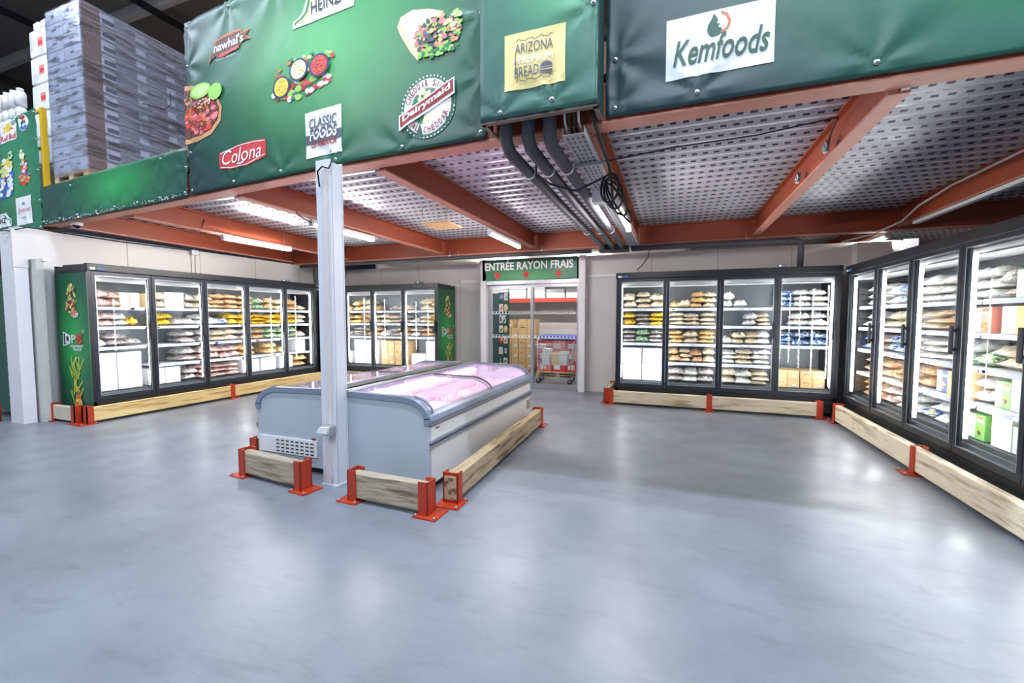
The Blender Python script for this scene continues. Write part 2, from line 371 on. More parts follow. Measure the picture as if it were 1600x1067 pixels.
# trunking, socket and cables on the column
root = thing('power_socket', 'grey power socket box mounted low on the white column', 'socket', (-2.80, 2.945, .50))
MB().bbox((-.05, -.075, -.035), (.055, 0, .06), M_alu, .02).build('socket_box', root)
MB().prism([(-.085, .0), (-.05, .05), (.04, .055), (.03, -.005)], 'y', -.10, -.07, mat('socket_flap', S(225, 228, 232), .2)).build('flap', root)
MB().box((-.03, -.016, .06), (.012, -.001, 2.28), M_wcable).build('cable_trunking', root)
MB().tube([(.02, -.03, -.03), (-.03, -.05, -.12), (-.04, -.03, -.25), (-.01, -.02, -.38), (0, -.012, -.47)], .006, M_wcable).build('power_cable', root)
MB().tube([(-2.86, 2.93, 2.62), (-2.85, 2.90, 2.74), (-2.80, 2.90, 2.775), (-2.75, 2.92, 2.76), (-2.74, 2.95, 2.83)], .007, M_cable).build('cable_loop', label='short black cable looping from the column top to the banner', cat='cable')
# left portal column + pier
root = thing('portal_column', 'white boxed column at the left end of the cold room wall', 'column', (-8.72, 3.22, 0))
MB().box((-.13, -.05, 0), (.2, .09, 2.72), mat('column_white', S(222, 222, 226), .45, namt=.04)).build('shaft', root)
MB().box((.19, -.06, 2.2), (.215, .09, 2.72), M_panel).build('gusset', root)
boxobj('wall_pier', (-8.715, 3.34, 0), (-8.40, 3.42, 2.32), M_wallc, kind='structure')
boxobj('trim_10', (-8.72, 3.40, 2.30), (-8.35, 3.46, 2.34), M_white, kind='structure')
hcolumn(3.75, 9.3, 2.83, .2, .2, 'pale column seen above the freezers in the right corner', M_colp, extras=False)

# ------------------------------------------------------------------ printed work helper
_txt = {}
def textgeo(s, bold=0., shear=0.):
    k = (s, bold, shear)
    if k in _txt: return _txt[k]
    cu = bpy.data.curves.new('t', 'FONT'); cu.body = s; cu.offset = bold; cu.shear = shear; cu.resolution_u = 3
    o = bpy.data.objects.new('t', cu); COL.objects.link(o)
    dg = bpy.context.evaluated_depsgraph_get(); dg.update()
    me = bpy.data.meshes.new_from_object(o.evaluated_get(dg))
    vs = [(v.co.x, v.co.y) for v in me.vertices]; fs = [list(p.vertices) for p in me.polygons]
    bpy.data.objects.remove(o); bpy.data.curves.remove(cu); bpy.data.meshes.remove(me)
    x0 = min(v[0] for v in vs); x1 = max(v[0] for v in vs); y0 = min(v[1] for v in vs); y1 = max(v[1] for v in vs)
    vs = [((x-x0)/(x1-x0), (y-y0)/(y1-y0)) for x, y in vs]
    _txt[k] = (vs, fs, (x1-x0)/(y1-y0))
    return _txt[k]
class Decal:
    """flat print in a (u,v) frame; surf(u, v, lift) gives the point on the carrying surface"""
    def __init__(s, surf, frame=(0, 0, 1, 1)): s.surf = surf; s.mb = MB(); s.k = 0; s.fr = frame; s.L = []
    def P(s, p):
        x0, y0, x1, y1 = s.fr
        return (x0+(x1-x0)*p[0], y0+(y1-y0)*p[1])
    def put(s, vs, fs, m):
        s.k += 1
        s.L.append(([s.P(p) for p in vs], fs, m, .004+.0014*s.k))
    def rect(s, a, b, m, n=6):
        vs = [(a[0]+(b[0]-a[0])*i/n, a[1]+(b[1]-a[1])*j/n) for j in range(n+1) for i in range(n+1)]
        s.put(vs, [(j*(n+1)+i, j*(n+1)+i+1, (j+1)*(n+1)+i+1, (j+1)*(n+1)+i) for j in range(n) for i in range(n)], m)
    def poly(s, pts, m): s.put(pts, [list(range(len(pts)))], m)
    def ell(s, c, rx, ry, m, n=28, a0=0, a1=2*PI):
        full = abs(a1-a0-2*PI) < 1e-6
        pts = [(c[0]+rx*math.cos(a0+(a1-a0)*i/n), c[1]+ry*math.sin(a0+(a1-a0)*i/n)) for i in range(n if full else n+1)]
        s.poly(pts, m)
    def ring(s, c, rx, ry, t, m, n=36, a0=0., a1=2*PI, asp=1.):
        vs = []
        for i in range(n+1):
            a = a0+(a1-a0)*i/n
            vs += [(c[0]+rx*math.cos(a), c[1]+ry*math.sin(a)), (c[0]+(rx-t)*math.cos(a), c[1]+(ry-t*asp)*math.sin(a))]
        s.put(vs, [(2*i, 2*i+2, 2*i+3, 2*i+1) for i in range(n)], m)
    def text(s, t, a, b, m, bold=0., shear=0., fn=None):
        vs, fs, _ = textgeo(t, bold, shear)
        vs = [(a[0]+(b[0]-a[0])*x, a[1]+(b[1]-a[1])*y) for x, y in vs]
        if fn: vs = [fn(p) for p in vs]
        s.put(vs, fs, m)
    def arctext(s, t, c, r, h, a0, a1, m, asp=1., inward=False, bold=.02):
        n = len(t)
        for i, ch in enumerate(t):
            if ch == ' ': continue
            a = a0+(a1-a0)*(i+.5)/n; vs, fs, ar = textgeo(ch, bold)
            w_ = abs(a1-a0)/n*r*(.72 if ar > .35 else .3); sg = -1 if inward else 1
            out = []
            for x, y in vs:
                rr = (r+h*(y-.5)*sg); da = (x-.5)*w_/r*(-1 if a1 < a0 else 1)
                out.append((c[0]+rr*math.cos(a+da), c[1]+rr*math.sin(a+da)*asp))
            s.put(out, fs, m); s.k -= 1
        s.k += 1
    def stroke(s, pts, t, m, asp=1.):
        vs = []
        for i, p in enumerate(pts):
            q = pts[min(i+1, len(pts)-1)]; o = pts[max(i-1, 0)]
            dx, dy = q[0]-o[0], (q[1]-o[1])/asp; L = math.hypot(dx, dy) or 1
            nx, ny = -dy/L*t/2, dx/L*t/2*asp
            vs += [(p[0]+nx, p[1]+ny), (p[0]-nx, p[1]-ny)]
        s.put(vs, [(2*i, 2*i+2, 2*i+3, 2*i+1) for i in range(len(pts)-1)], m)
    def blobs(s, c, rx, ry, mats, n, r, asp=1., seed=1):
        R_ = random.Random(seed)
        for i in range(n):
            a = R_.random()*2*PI; q = math.sqrt(R_.random())
            s.ell((c[0]+rx*q*math.cos(a), c[1]+ry*q*math.sin(a)), r*R_.uniform(.5, 1.2), r*asp*R_.uniform(.5, 1.2), R_.choice(mats), 9)
            s.k -= .985
        s.k += 1
    def build(s, name, parent, label=None, **k):
        for vs, fs, m, lift in s.L:
            bm = bmesh.new(); V_ = [bm.verts.new((u, v, 0)) for u, v in vs]
            for f in fs:
                try: bm.faces.new([V_[i] for i in f])
                except ValueError: pass
            for _ in range(5):
                lg = [e for e in bm.edges if e.calc_length() > .07]
                if not lg: break
                bmesh.ops.triangulate(bm, faces=[f for f in bm.faces if len(f.verts) > 3])
                lg = [e for e in bm.edges if e.calc_length() > .07]
                bmesh.ops.subdivide_edges(bm, edges=lg, cuts=1)
            bmesh.ops.triangulate(bm, faces=[f for f in bm.faces if len(f.verts) > 3])
            bm.verts.index_update()
            s.mb.add([s.surf(v.co.x, v.co.y, lift) for v in bm.verts], [[v.index for v in f.verts] for f in bm.faces], m); bm.free()
        o = s.mb.build(name, parent, **k)
        if label: o['label'] = label
        return o
def pm(name, r, g, b): return mat(name, S(r, g, b), .5, namt=.04)
P_red = pm('print_red', 205, 62, 62); P_navy = pm('print_navy', 30, 48, 92); P_green = pm('print_green', 38, 120, 72); P_dkgreen = pm('print_dark_green', 52, 92, 74)
P_yel = pm('print_yellow', 238, 205, 70); P_org = pm('print_orange', 214, 110, 50); P_brown = pm('print_brown', 96, 52, 40); P_cream = pm('print_cream', 238, 226, 180)
P_mar = pm('print_maroon', 150, 40, 48); P_pink = pm('print_pink', 226, 130, 130); P_lime = pm('print_lime', 150, 205, 90); P_tort = pm('print_tortilla', 226, 206, 168)
P_blue = pm('print_blue', 60, 110, 190); P_purple = pm('print_purple', 110, 80, 120); P_sand = pm('print_sand', 226, 208, 140); P_slate = pm('print_slate', 84, 84, 104); P_tan = pm('print_tan', 205, 150, 105)
# ------------------------------------------------------------------ banners on the mezzanine edge
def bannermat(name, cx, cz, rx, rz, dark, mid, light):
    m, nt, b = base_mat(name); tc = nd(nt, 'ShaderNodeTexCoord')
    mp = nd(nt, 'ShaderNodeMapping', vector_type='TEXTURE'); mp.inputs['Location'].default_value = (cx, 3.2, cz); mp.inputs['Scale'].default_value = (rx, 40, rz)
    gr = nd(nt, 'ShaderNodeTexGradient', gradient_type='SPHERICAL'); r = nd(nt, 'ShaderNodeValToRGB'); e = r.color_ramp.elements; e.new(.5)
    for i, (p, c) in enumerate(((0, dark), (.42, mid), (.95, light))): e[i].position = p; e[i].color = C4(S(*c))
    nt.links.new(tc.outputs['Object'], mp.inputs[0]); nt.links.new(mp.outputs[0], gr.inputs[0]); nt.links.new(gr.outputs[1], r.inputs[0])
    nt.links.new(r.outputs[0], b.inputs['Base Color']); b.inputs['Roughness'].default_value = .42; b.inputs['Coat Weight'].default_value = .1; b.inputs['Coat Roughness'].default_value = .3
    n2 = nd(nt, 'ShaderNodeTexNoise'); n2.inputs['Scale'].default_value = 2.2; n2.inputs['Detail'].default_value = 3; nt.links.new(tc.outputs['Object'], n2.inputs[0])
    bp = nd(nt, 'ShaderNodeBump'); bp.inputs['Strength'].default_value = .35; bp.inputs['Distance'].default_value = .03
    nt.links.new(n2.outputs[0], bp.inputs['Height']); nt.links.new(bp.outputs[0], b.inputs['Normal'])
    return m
def mksurf(yf, gs, amp=.010, seed=0.):
    def s_(x, z, lift=0.):
        q = amp*noise.noise(Vector((x*1.3, z*1.3+seed, seed)))+amp*.4*noise.noise(Vector((x*4, z*2.5, seed+3)))
        for gx, gz in gs:
            dx, dz = x-gx, z-gz; d = math.hypot(dx, dz)
            if d < .7: q += .012*math.exp(-d/.2)*math.cos(math.atan2(dz, dx)*6)*min(1, d/.05)
        return (x, yf(x)-.02-q-lift, z)
    return s_
def banner(label, x0, x1, z0, z1, m, yf, gs, amp=.010, seed=0., step=.03):
    root = thing('printed_banner', label, 'banner', (0, 0, 0), group=None)
    sf = mksurf(yf, gs, amp, seed)
    nx, nz = max(2, int((x1-x0)/step)), max(2, int((z1-z0)/step))
    front = [sf(x0+(x1-x0)*i/nx, z0+(z1-z0)*j/nz) for j in range(nz+1) for i in range(nx+1)]
    F_ = [(j*(nx+1)+i, j*(nx+1)+i+1, (j+1)*(nx+1)+i+1, (j+1)*(nx+1)+i) for j in range(nz) for i in range(nx)]
    o = MB().add(front, F_, m, True).build('banner_sheet', root)
    md = o.modifiers.new('thickness', 'SOLIDIFY'); md.thickness = .002; md.offset = 0
    for gx, gz in gs:
        p = sf(gx, gz, .002)
        g = MB().tube([(p[0], p[1]+.004, p[2]), (p[0], p[1]-.004, p[2])], .016, M_alu, 12).tube([(p[0], p[1]-.004, p[2]), (p[0], p[1]-.014, p[2])], .008, M_zinc, 6)
        g.build('grommet', root)
    return root, sf
def on_edge(px, py, dy=-.02):
    x = -3.
    for _ in range(12):
        p = at(px, py, Y=fy(x)+dy); x = p.x
    return (p.x, p.z)
def frame(bl, tr, Y=None):
    if Y is None: a_, b_ = on_edge(*bl), on_edge(*tr)
    else:
        a_, b_ = at(*bl, Y=Y), at(*tr, Y=Y); a_, b_ = (a_.x, a_.z), (b_.x, b_.z)
    return (a_[0], a_[1], b_[0], b_[1])
BG = ((20, 56, 58), (26, 100, 66), (76, 168, 96))
def gro(x0, x1, z0, z1, n, sides=True, top=True):
    g = [(x0+.05+(x1-x0-.1)*i/(n-1), z0+.05) for i in range(n)]
    if top: g += [(x0+.05+(x1-x0-.1)*i/(n-1), z1-.05) for i in range(n)]
    if sides: g += [(xx, z0+(z1-z0)*k/4) for k in (1, 2, 3) for xx in (x0+.04, x1-.04)]
    return g
# main banner
xa, xb = -5.12, -1.36
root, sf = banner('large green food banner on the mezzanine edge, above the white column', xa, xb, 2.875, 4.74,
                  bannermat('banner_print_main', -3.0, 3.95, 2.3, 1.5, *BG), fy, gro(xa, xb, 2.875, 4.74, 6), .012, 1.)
D = Decal(sf, frame((325, 104), (392, 36)))
rib = [(.02, .02), (.10, .42), (.16, .46), (.20, .72), (.18, .80), (.24, .86), (.5, .98), (.78, .93), (.80, .76), (.98, .80), (.90, .58), (.99, .40), (.80, .42), (.78, .30), (.24, .18), (.22, .26), (.12, .20)]
D.poly([(x, y*1.03) for x, y in rib], P_org); D.poly([(.5+(x-.5)*.95, .5+(y-.5)*.93) for x, y in rib], P_brown)
D.poly([(.28, .22), (.74, .34), (.75, .22), (.30, .10)], P_red)
D.text("nawhal's", (.18, .40), (.84, .78), M_wprint, .02); D.text('MADE IN BELGIUM', (.26, .84), (.74, .90), P_org)
D.text('SINCE SAUCE', (.32, .17), (.72, .27), P_pink); D.text('Classic Recipe', (.22, .0), (.66, .08), M_wprint, 0, .3)
D.build('printed_logo', root, 'brown ribbon logo with white lettering')
D = Decal(sf, frame((459, 47), (556, -46)))
key = [(0, .0), (.02, .28), (.13, .36), (.20, .44), (.19, .55), (.30, 1.0), (1, 1.0), (1, .42), (.85, .36), (.76, .27), (.0, .0)]
D.poly([(0, 0), (0, .22), (.10, .30), (.17, .42), (.20, .62), (.28, 1), (.99, 1), (.99, .30), (.97, .0)], M_wprint)
D.stroke([(.04, .10), (.04, .15), (.14, .22), (.23, .38), (.26, .60), (.30, .98)], .04, P_green, 2.0)
D.stroke([(.08, .09), (.09, .12), (.18, .18), (.27, .36), (.30, .60), (.34, .98)], .025, P_sand, 2.0)
D.stroke([(.95, .34), (.88, .36), (.84, .50), (.84, .98)], .05, P_green, 2.0)
D.text('HEINZ', (.31, .24), (.79, .62), M_ink, .01); D.text('ESTD 1869', (.46, .11), (.64, .16), P_slate)
D.build('printed_logo', root, 'white keystone shaped logo with green border')
D = Decal(sf, frame((417, 173), (527, 62)))
D.blobs((.5, .28), .42, .22, [P_lime, P_red, P_green, M_wprint, P_mar, P_lime], 60, .05, 1.2, 2)
D.blobs((.55, .75), .42, .18, [P_org, P_red, P_lime, P_green, P_sand], 40, .035, 1.2, 3)
for cx_, cy_, mm, m2, k in ((.24, .40, P_yel, P_sand, 4), (.50, .64, P_cream, P_sand, 5), (.78, .58, P_red, P_org, 6)):
    D.ell((cx_, cy_), .13, .24, P_navy); D.ell((cx_, cy_), .105, .20, mm); D.blobs((cx_, cy_), .09, .17, [mm, m2, mm], 26, .014, 1.3, k)
D.blobs((.5, .5), .5, .48, [P_dkgreen, P_brown, P_dkgreen], 26, .008, 1.2, 8)
D.build('printed_food_picture', root, 'three bowls of spices and sauce with vegetables')
D = Decal(sf, frame((622, 108), (724, -10)))
D.poly([(.0, .78), (.06, .94), (.25, 1.0), (.50, .93), (.72, .80), (.50, .62), (.32, .04), (.20, .25), (.05, .6)], P_tort)
D.poly([(.08, .80), (.30, .96), (.56, .86), (.50, .66), (.30, .18)], P_cream)
D.blobs((.62, .42), .34, .33, [P_brown, P_purple, P_lime, P_pink, P_dkgreen, P_tan, P_sand, P_pink], 130, .045, 1.0, 11)
D.blobs((.62, .14), .30, .10, [P_lime, P_green, P_lime], 40, .04, 1.0, 12); D.blobs((.90, .55), .08, .2, [P_lime, P_tort], 24, .035, 1.0, 13)
D.build('printed_food_picture', root, 'filled tortilla wrap')
D = Decal(sf, frame((287, 228), (347, 110)))
bowl = [(.0, .0), (.3, .0), (.7, .05), (.95, .22), (1, .42), (.9, .62), (.6, .8), (.2, .95), (.02, .98)]
D.poly([(.08+x*.9, y) for x, y in bowl], P_tan); D.poly([(.08+x*.84, .08+y*.84) for x, y in bowl], P_brown)
D.blobs((.48, .38), .38, .26, [P_mar, P_org, P_red, P_brown, P_mar, P_pink], 120, .07, .6, 21)
D.ell((.50, .80), .24, .12, P_lime); D.ell((.50, .80), .19, .09, pm('lime_flesh', 190, 225, 140)); D.ell((.85, .70), .16, .13, P_lime)
D.blobs((.55, .58), .2, .06, [P_sand, P_tort], 20, .025, .6, 22)
D.build('printed_food_picture', root, 'bowl of glazed chicken with lime slices')
D = Decal(sf, frame((344, 268), (416, 214)))
ban = [(.0, .06), (.5, .0), (1, .08), (1, .92), (.5, 1), (.0, .80)]
D.poly([(0, .10), (.25, .0), (.6, -.01), (1, .2), (1, .93), (.75, 1.0), (.4, .98), (0, .80)], P_red)
D.stroke([(.02, .17), (.25, .05), (.6, .05), (.97, .30)], .02, M_wprint, 1.6); D.stroke([(.03, .78), (.40, .93), (.75, .94), (.98, .86)], .02, M_wprint, 1.6)
D.text('Colona', (.08, .22), (.90, .84), M_wprint, 0, .25); D.stroke([(.40, .16), (.47, .13), (.53, .18), (.55, .24)], .04, M_wprint, 1.6)
D.build('printed_logo', root, 'red oval shaped logo with white script')
D = Decal(sf, frame((479, 249), (534, 162)))
D.rect((0, 0), (1, 1), M_wprint); D.text('EST 2010', (.40, .87), (.60, .90), P_slate); D.text('FOODS', (.12, .36), (.88, .62), P_slate, .03, .12); D.rect((0, .30), (1, .50), P_slate)
D.text('CLASSIC', (.12, .62), (.88, .84), P_slate, .02, .12); D.text('FOODS', (.12, .36), (.88, .62), M_wprint, .03, .12, fn=lambda p: (p[0], min(p[1], .50)))
D.text('OF AMERICA', (.16, .20), (.86, .33), P_mar, .03, .2)
D.rect((.01, .57), (.08, .58), P_slate, 1); D.rect((.92, .66), (.99, .67), P_slate, 1)
D.build('printed_logo', root, 'white square logo with slate and maroon lettering')
D = Decal(sf, frame((627, 225), (712, 105)))
D.ell((.5, .5), .50, .50, P_dkgreen, 44)
for i in range(44):
    a = 2*PI*i/44; D.ell((.5+.475*math.cos(a), .5+.475*math.sin(a)), .016, .016, M_wprint, 6); D.k -= 1
D.k += 1
D.ring((.5, .5), .455, .455, .02, P_green); D.ell((.5, .5), .43, .43, M_wprint, 40); D.ring((.5, .5), .285, .285, .012, P_green); D.ell((.5, .5), .265, .265, P_green)
D.blobs((.44, .70), .12, .09, [P_cream, M_wprint, P_lime], 22, .035, 1, 31); D.poly([(.40, .27), (.50, .36), (.62, .38), (.58, .31), (.46, .25)], P_cream)
D.arctext('CHEDDAR SAUCE', (.5, .5), .36, .10, PI*.93, PI*.07, P_mar); D.arctext('REAL CHEDDAR', (.5, .5), .36, .10, PI*1.10, PI*1.90, P_mar, inward=True)
D.poly([(-.02, .20), (1.0, .60), (1.0, .84), (-.02, .44)], M_wprint); D.poly([(.0, .25), (.98, .635), (.98, .815), (.0, .42)], P_mar)
D.text('Dairymaid', (.05, .0), (.93, .13), M_wprint, .03, 0, fn=lambda p: (p[0], p[1]+.275+(p[0]-.0)*.395))
D.build('printed_logo', root, 'round cheese sauce logo with maroon band')
# box banner around the pipe drop
YB = 2.86
xa, xb = -1.30, -.48
root, sf = banner('green banner wrapped round the pipe drop, with a yellow bread logo', xa, xb, 2.88, 4.6,
                  bannermat('banner_print_box', -.72, 4.4, 1.0, 1.9, (44, 84, 84), (50, 112, 92), (96, 196, 120)), lambda x: YB, [(xa+.15, 2.92), (xa+.52, 2.95), (xb-.03, 3.5)], .012, 5.)
MB().box((xb, YB-.015, 2.88), (xb+.004, 3.08, 4.6), MATS.get('bsd') or mat('banner_side', S(26, 66, 62), .4)).build('banner_side', root)
MB().box((xa-.004, YB-.015, 2.88), (xa, 3.08, 4.6), mat('banner_side', S(26, 66, 62), .4)).build('banner_side', root)
D = Decal(sf, frame((789, 145), (884, 34), YB-.02))
D.rect((0, 0), (1, 1), P_sand)
zig = lambda y: [(.20+.6*i/16, y+.012*(1 if i % 2 else -1)+.02*math.sin(i*1.3)) for i in range(17)]
D.stroke(zig(.86), .012, P_slate, .85); D.stroke(zig(.15), .012, P_slate, .85)
D.text('ARIZONA', (.18, .62), (.80, .80), P_slate, .0); D.text('PREMIUM', (.24, .43), (.80, .57), M_wprint, .0); D.text('BREAD', (.18, .20), (.58, .38), P_slate, .0)
D.stroke([(.19, .62), (.20, .40), (.20, .26)], .014, P_slate, .85); D.stroke([(.17, .46), (.20, .42), (.23, .47)], .012, P_slate, .85)
D.ell((.70, .31), .10, .09, P_slate, 16, 0, PI); D.rect((.60, .27), (.80, .295), P_slate, 1)
D.rect((.60, .20), (.80, .25), P_slate, 1)
D.build('printed_logo', root, 'yellow square logo with cactus, burger and slate lettering')
fr = MB()
for a_, b_ in (((xa, YB-.01, 2.865), (xb, YB+.03, 2.88)), ((xa, YB, 2.865), (xa+.03, 3.07, 2.88)), ((xb-.03, YB, 2.865), (xb, 3.07, 2.88))): fr.box(a_, b_, mat('weathered_frame', S(120, 104, 96), .7, bump=.2))
fr.build('bottom_frame', root)
# right banner
xa, xb = -.46, 4.6
gsr = [(-.40, 2.94), (-.40, 3.26), (.12, 2.95), (1.06, 2.95), (2.0, 2.95), (3.0, 2.95)]
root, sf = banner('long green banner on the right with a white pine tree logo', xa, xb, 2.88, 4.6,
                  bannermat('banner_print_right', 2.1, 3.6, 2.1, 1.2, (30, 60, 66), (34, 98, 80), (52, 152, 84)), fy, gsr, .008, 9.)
D = Decal(sf, frame((1040, 128), (1212, -4)))
D.rect((0, 0), (1, 1), pm('print_offwhite', 226, 228, 234), 8)
D.poly([(.455, .95), (.43, .86), (.40, .78), (.392, .70), (.405, .63), (.43, .585), (.46, .575), (.50, .59), (.535, .62), (.505, .65), (.525, .70), (.495, .715), (.510, .77), (.480, .78), (.492, .835), (.468, .84), (.475, .89)], P_dkgreen)
D.stroke([(.52, .62), (.58, .68), (.60, .78), (.57, .90), (.52, .95)], .022, P_org, 1.2)
D.text('Kemfoods', (.07, .20), (.96, .62), P_dkgreen, .012, .3)
D.build('printed_logo', root, 'white rectangular logo with green lettering')
# short banner under the wrapped pallet
xa, xb = -8.76, -5.16
gss = [(xa+.05+(xb-xa-.1)*i/7, 2.915) for i in range(8)]+[(xa+.9, 3.33), (xb-.5, 3.36), (xb-.04, 3.2)]
root, sf = banner('short plain green banner below the shrink-wrapped pallet of boxes', xa, xb, 2.86, 3.41,
                  bannermat('banner_print_short', -6.7, 3.2, 1.6, .55, (22, 70, 60), (28, 100, 68), (40, 158, 84)), fy, gss, .03, 13.)
rt = random.Random(3); D = Decal(sf)
for i in range(150):
    u = xa+(xb-xa)*rt.random(); D.ell((u, 2.875+abs(rt.gauss(0, .02))), rt.uniform(.004, .018), rt.uniform(.002, .009), M_wprint, 6); D.k = 0
D.build('worn_paint_flakes', root, 'white worn flakes along the lower hem', kind='stuff')
# left panel
xa, xb = -10.3, -8.78
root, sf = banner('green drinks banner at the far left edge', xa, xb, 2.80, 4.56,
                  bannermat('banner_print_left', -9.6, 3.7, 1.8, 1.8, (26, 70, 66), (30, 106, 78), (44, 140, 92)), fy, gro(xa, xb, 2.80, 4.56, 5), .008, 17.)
D = Decal(sf, frame((2, 226), (25, 182)))
D.rect((0, 0), (1, 1), M_wprint); D.ell((.5, .62), .22, .17, P_yel)
D.poly([(.14, .46), (.34, .70), (.50, .62), (.46, .52), (.28, .52)], P_org); D.poly([(.86, .46), (.66, .70), (.50, .62), (.54, .52), (.72, .52)], P_org)
D.text('Red Bull', (.06, .06), (.94, .34), P_red, .015); D.build('printed_logo', root, 'white square logo with yellow disc and red lettering')
D = Decal(sf, frame((30, 207), (44, 176)))
D.ell((.5, .5), .5, .5, M_wprint); D.ell((.5, .5), .45, .45, P_red, 20, .15*PI, .85*PI); D.ell((.5, .5), .45, .45, P_blue, 20, 1.15*PI, 1.85*PI)
D.text('PEPSI', (.12, .42), (.88, .60), M_ink, .03); D.build('printed_logo', root, 'round red, white and blue logo')
D = Decal(sf, frame((-8, 316), (20, 236)))
D.poly([(.1, .0), (.9, .04), (1, .55), (.8, .62), (.4, .5), (.05, .5)], P_blue); D.blobs((.55, .3), .38, .25, [M_wprint, P_blue, P_slate, M_wprint], 60, .09, .5, 41)
D.blobs((.65, .68), .25, .2, [P_yel, P_sand, P_lime, M_wprint], 50, .10, .5, 42); D.blobs((.9, .9), .1, .1, [M_wprint, P_lime], 12, .05, .5, 43)
D.build('printed_food_picture', root, 'splashing drink cups with ice')
D = Decal(sf, frame((30, 292), (47, 228)))
D.blobs((.5, .2), .4, .18, [P_red, P_yel, P_org, P_blue, P_pink], 50, .12, .4, 44); D.blobs((.5, .5), .22, .2, [P_pink, M_wprint, P_red], 30, .11, .4, 45); D.blobs((.4, .82), .15, .16, [P_cream, M_wprint, P_lime], 20, .10, .4, 46)
D.build('printed_food_picture', root, 'column of splashing fruit')
D = Decal(sf, frame((28, 353), (49, 304)))
D.rect((0, 0), (1, 1), M_wprint); D.text('Jacquet', (.08, .40), (.92, .62), P_red, .0, .2); D.text('PARIS', (.35, .22), (.65, .28), P_slate); D.stroke([(.45, .70), (.45, .80)], .04, P_brown, .5); D.stroke([(.55, .70), (.55, .80)], .04, P_brown, .5)
D.build('printed_logo', root, 'white square logo with red script')
D = Decal(sf, frame((-16, 360), (18, 331)))
D.poly([(0, 0), (0, .5), (.1, .62), (.2, 1), (.8, 1), (.9, .62), (1, .5), (1, 0)], M_wprint); D.stroke([(.1, .2), (.1, .45), (.2, .55), (.28, .86), (.72, .86), (.8, .55), (.92, .45), (.92, .2)], .05, P_green, 1); D.text('HEINZ', (.24, .3), (.78, .66), M_ink, .01)
D.build('printed_logo', root, 'white keystone shaped logo')
# hanging green banner down in the left aisle
root = thing('hanging_banner', 'tall narrow green banner at floor level, far left edge', 'banner')
MB().box((-9.9, 3.30, .12), (-9.02, 3.305, 2.12), mat('aisle_banner_print', S(30, 80, 66), .4, namt=.3, nscale=1.2)).build('banner_sheet', root)
for z in (.3, .7, 1.1, 1.5, 1.9):
    for x in (-9.08, -9.2): MB().tube([(x, 3.303, z+(.06 if x < -9.1 else 0)), (x, 3.292, z+(.06 if x < -9.1 else 0))], .014, M_alu, 10).build('grommet', root)
# entrance sign
root = thing('entrance_sign', 'green sign with white lettering and three red arrows above the sliding doors', 'sign')
sx0, sx1, sz0, sz1 = -3.86, -1.80, 2.285, 2.725
YS = WB-.16
b_ = MB().box((sx0, YS, sz0), (sx1, WB, sz1), bannermat('sign_print', -2.8, 2.36, 1.5, .36, (30, 92, 70), (40, 120, 80), (96, 176, 112))).build('sign_board', root)
D = Decal(lambda u, v, l: (u, YS-l, v), (sx0, sz0, sx1, sz1))
D.text('ENTRÉE RAYON FRAIS', (.03, .48), (.965, .96), M_wprint, .028)
for cx_ in (.17, .485, .82):
    D.poly([(cx_-.022, .40), (cx_+.022, .40), (cx_+.022, .24), (cx_+.034, .24), (cx_, .04), (cx_-.034, .24), (cx_-.022, .24)], P_red)
    D.ell((cx_, .27), .030, .10, P_red, 14)
D.build('printed_lettering', root)
# ------------------------------------------------------------------ sliding doors
M_seal = mat('door_seal', S(40, 42, 46), .6)
root = thing('door_1', None, None); root['kind'] = 'structure'
DX0, DX1 = -3.74, -1.76; DXM = at(829, 520, Y=8.5).x
YD = WB-.06
MB().box((-3.90, WB-.16, 0), (-3.78, WB+.02, 2.74), M_white).box((DX1+.0, WB-.16, 0), (DX1+.13, WB+.02, 2.74), M_white).build('jamb', root)
MB().box((-3.78, WB-.13, 2.20), (DX1, WB+.0, 2.28), M_alu).build('door_header', root)
MB().box((-3.78, WB-.10, 0), (DX1, WB+.02, .012), M_alu).build('threshold', root)
for x0, x1, yo in ((-3.78, DXM+.03, .06), (DXM-.03, DX1, 0)):
    y0 = YD-.02+yo
    leaf = MB().box((x0, y0, .02), (x0+.06, y0+.04, 2.2), M_alu).box((x1-.05, y0, .02), (x1, y0+.04, 2.2), M_alu).box((x0+.06, y0, .02), (x1-.05, y0+.04, .11), M_alu).box((x0+.06, y0, 2.13), (x1-.05, y0+.04, 2.2), M_alu).build('door_leaf', root)
    MB().box((x0+.06, y0+.015, .11), (x1-.05, y0+.025, 2.13), M_glass).build('glass_pane', leaf)
    st = MB()
    for zc in (1.60, .98+.11):
        n = int((x1-x0-.12)/.075)
        for i in range(n):
            xx = x0+.07+i*.075
            st.add([(xx, y0+.012, zc-.03), (xx+.035, y0+.012, zc+.03), (xx+.07, y0+.012, zc-.03), (xx+.05, y0+.012, zc-.03), (xx+.035, y0+.012, zc), (xx+.02, y0+.012, zc-.03)], [(0, 1, 4, 5), (1, 2, 3, 4)], M_wprint)
        st.box((x0+.06, y0+.011, zc+.032), (x1-.05, y0+.012, zc+.038), M_wprint)
    st.build('safety_marking', leaf)

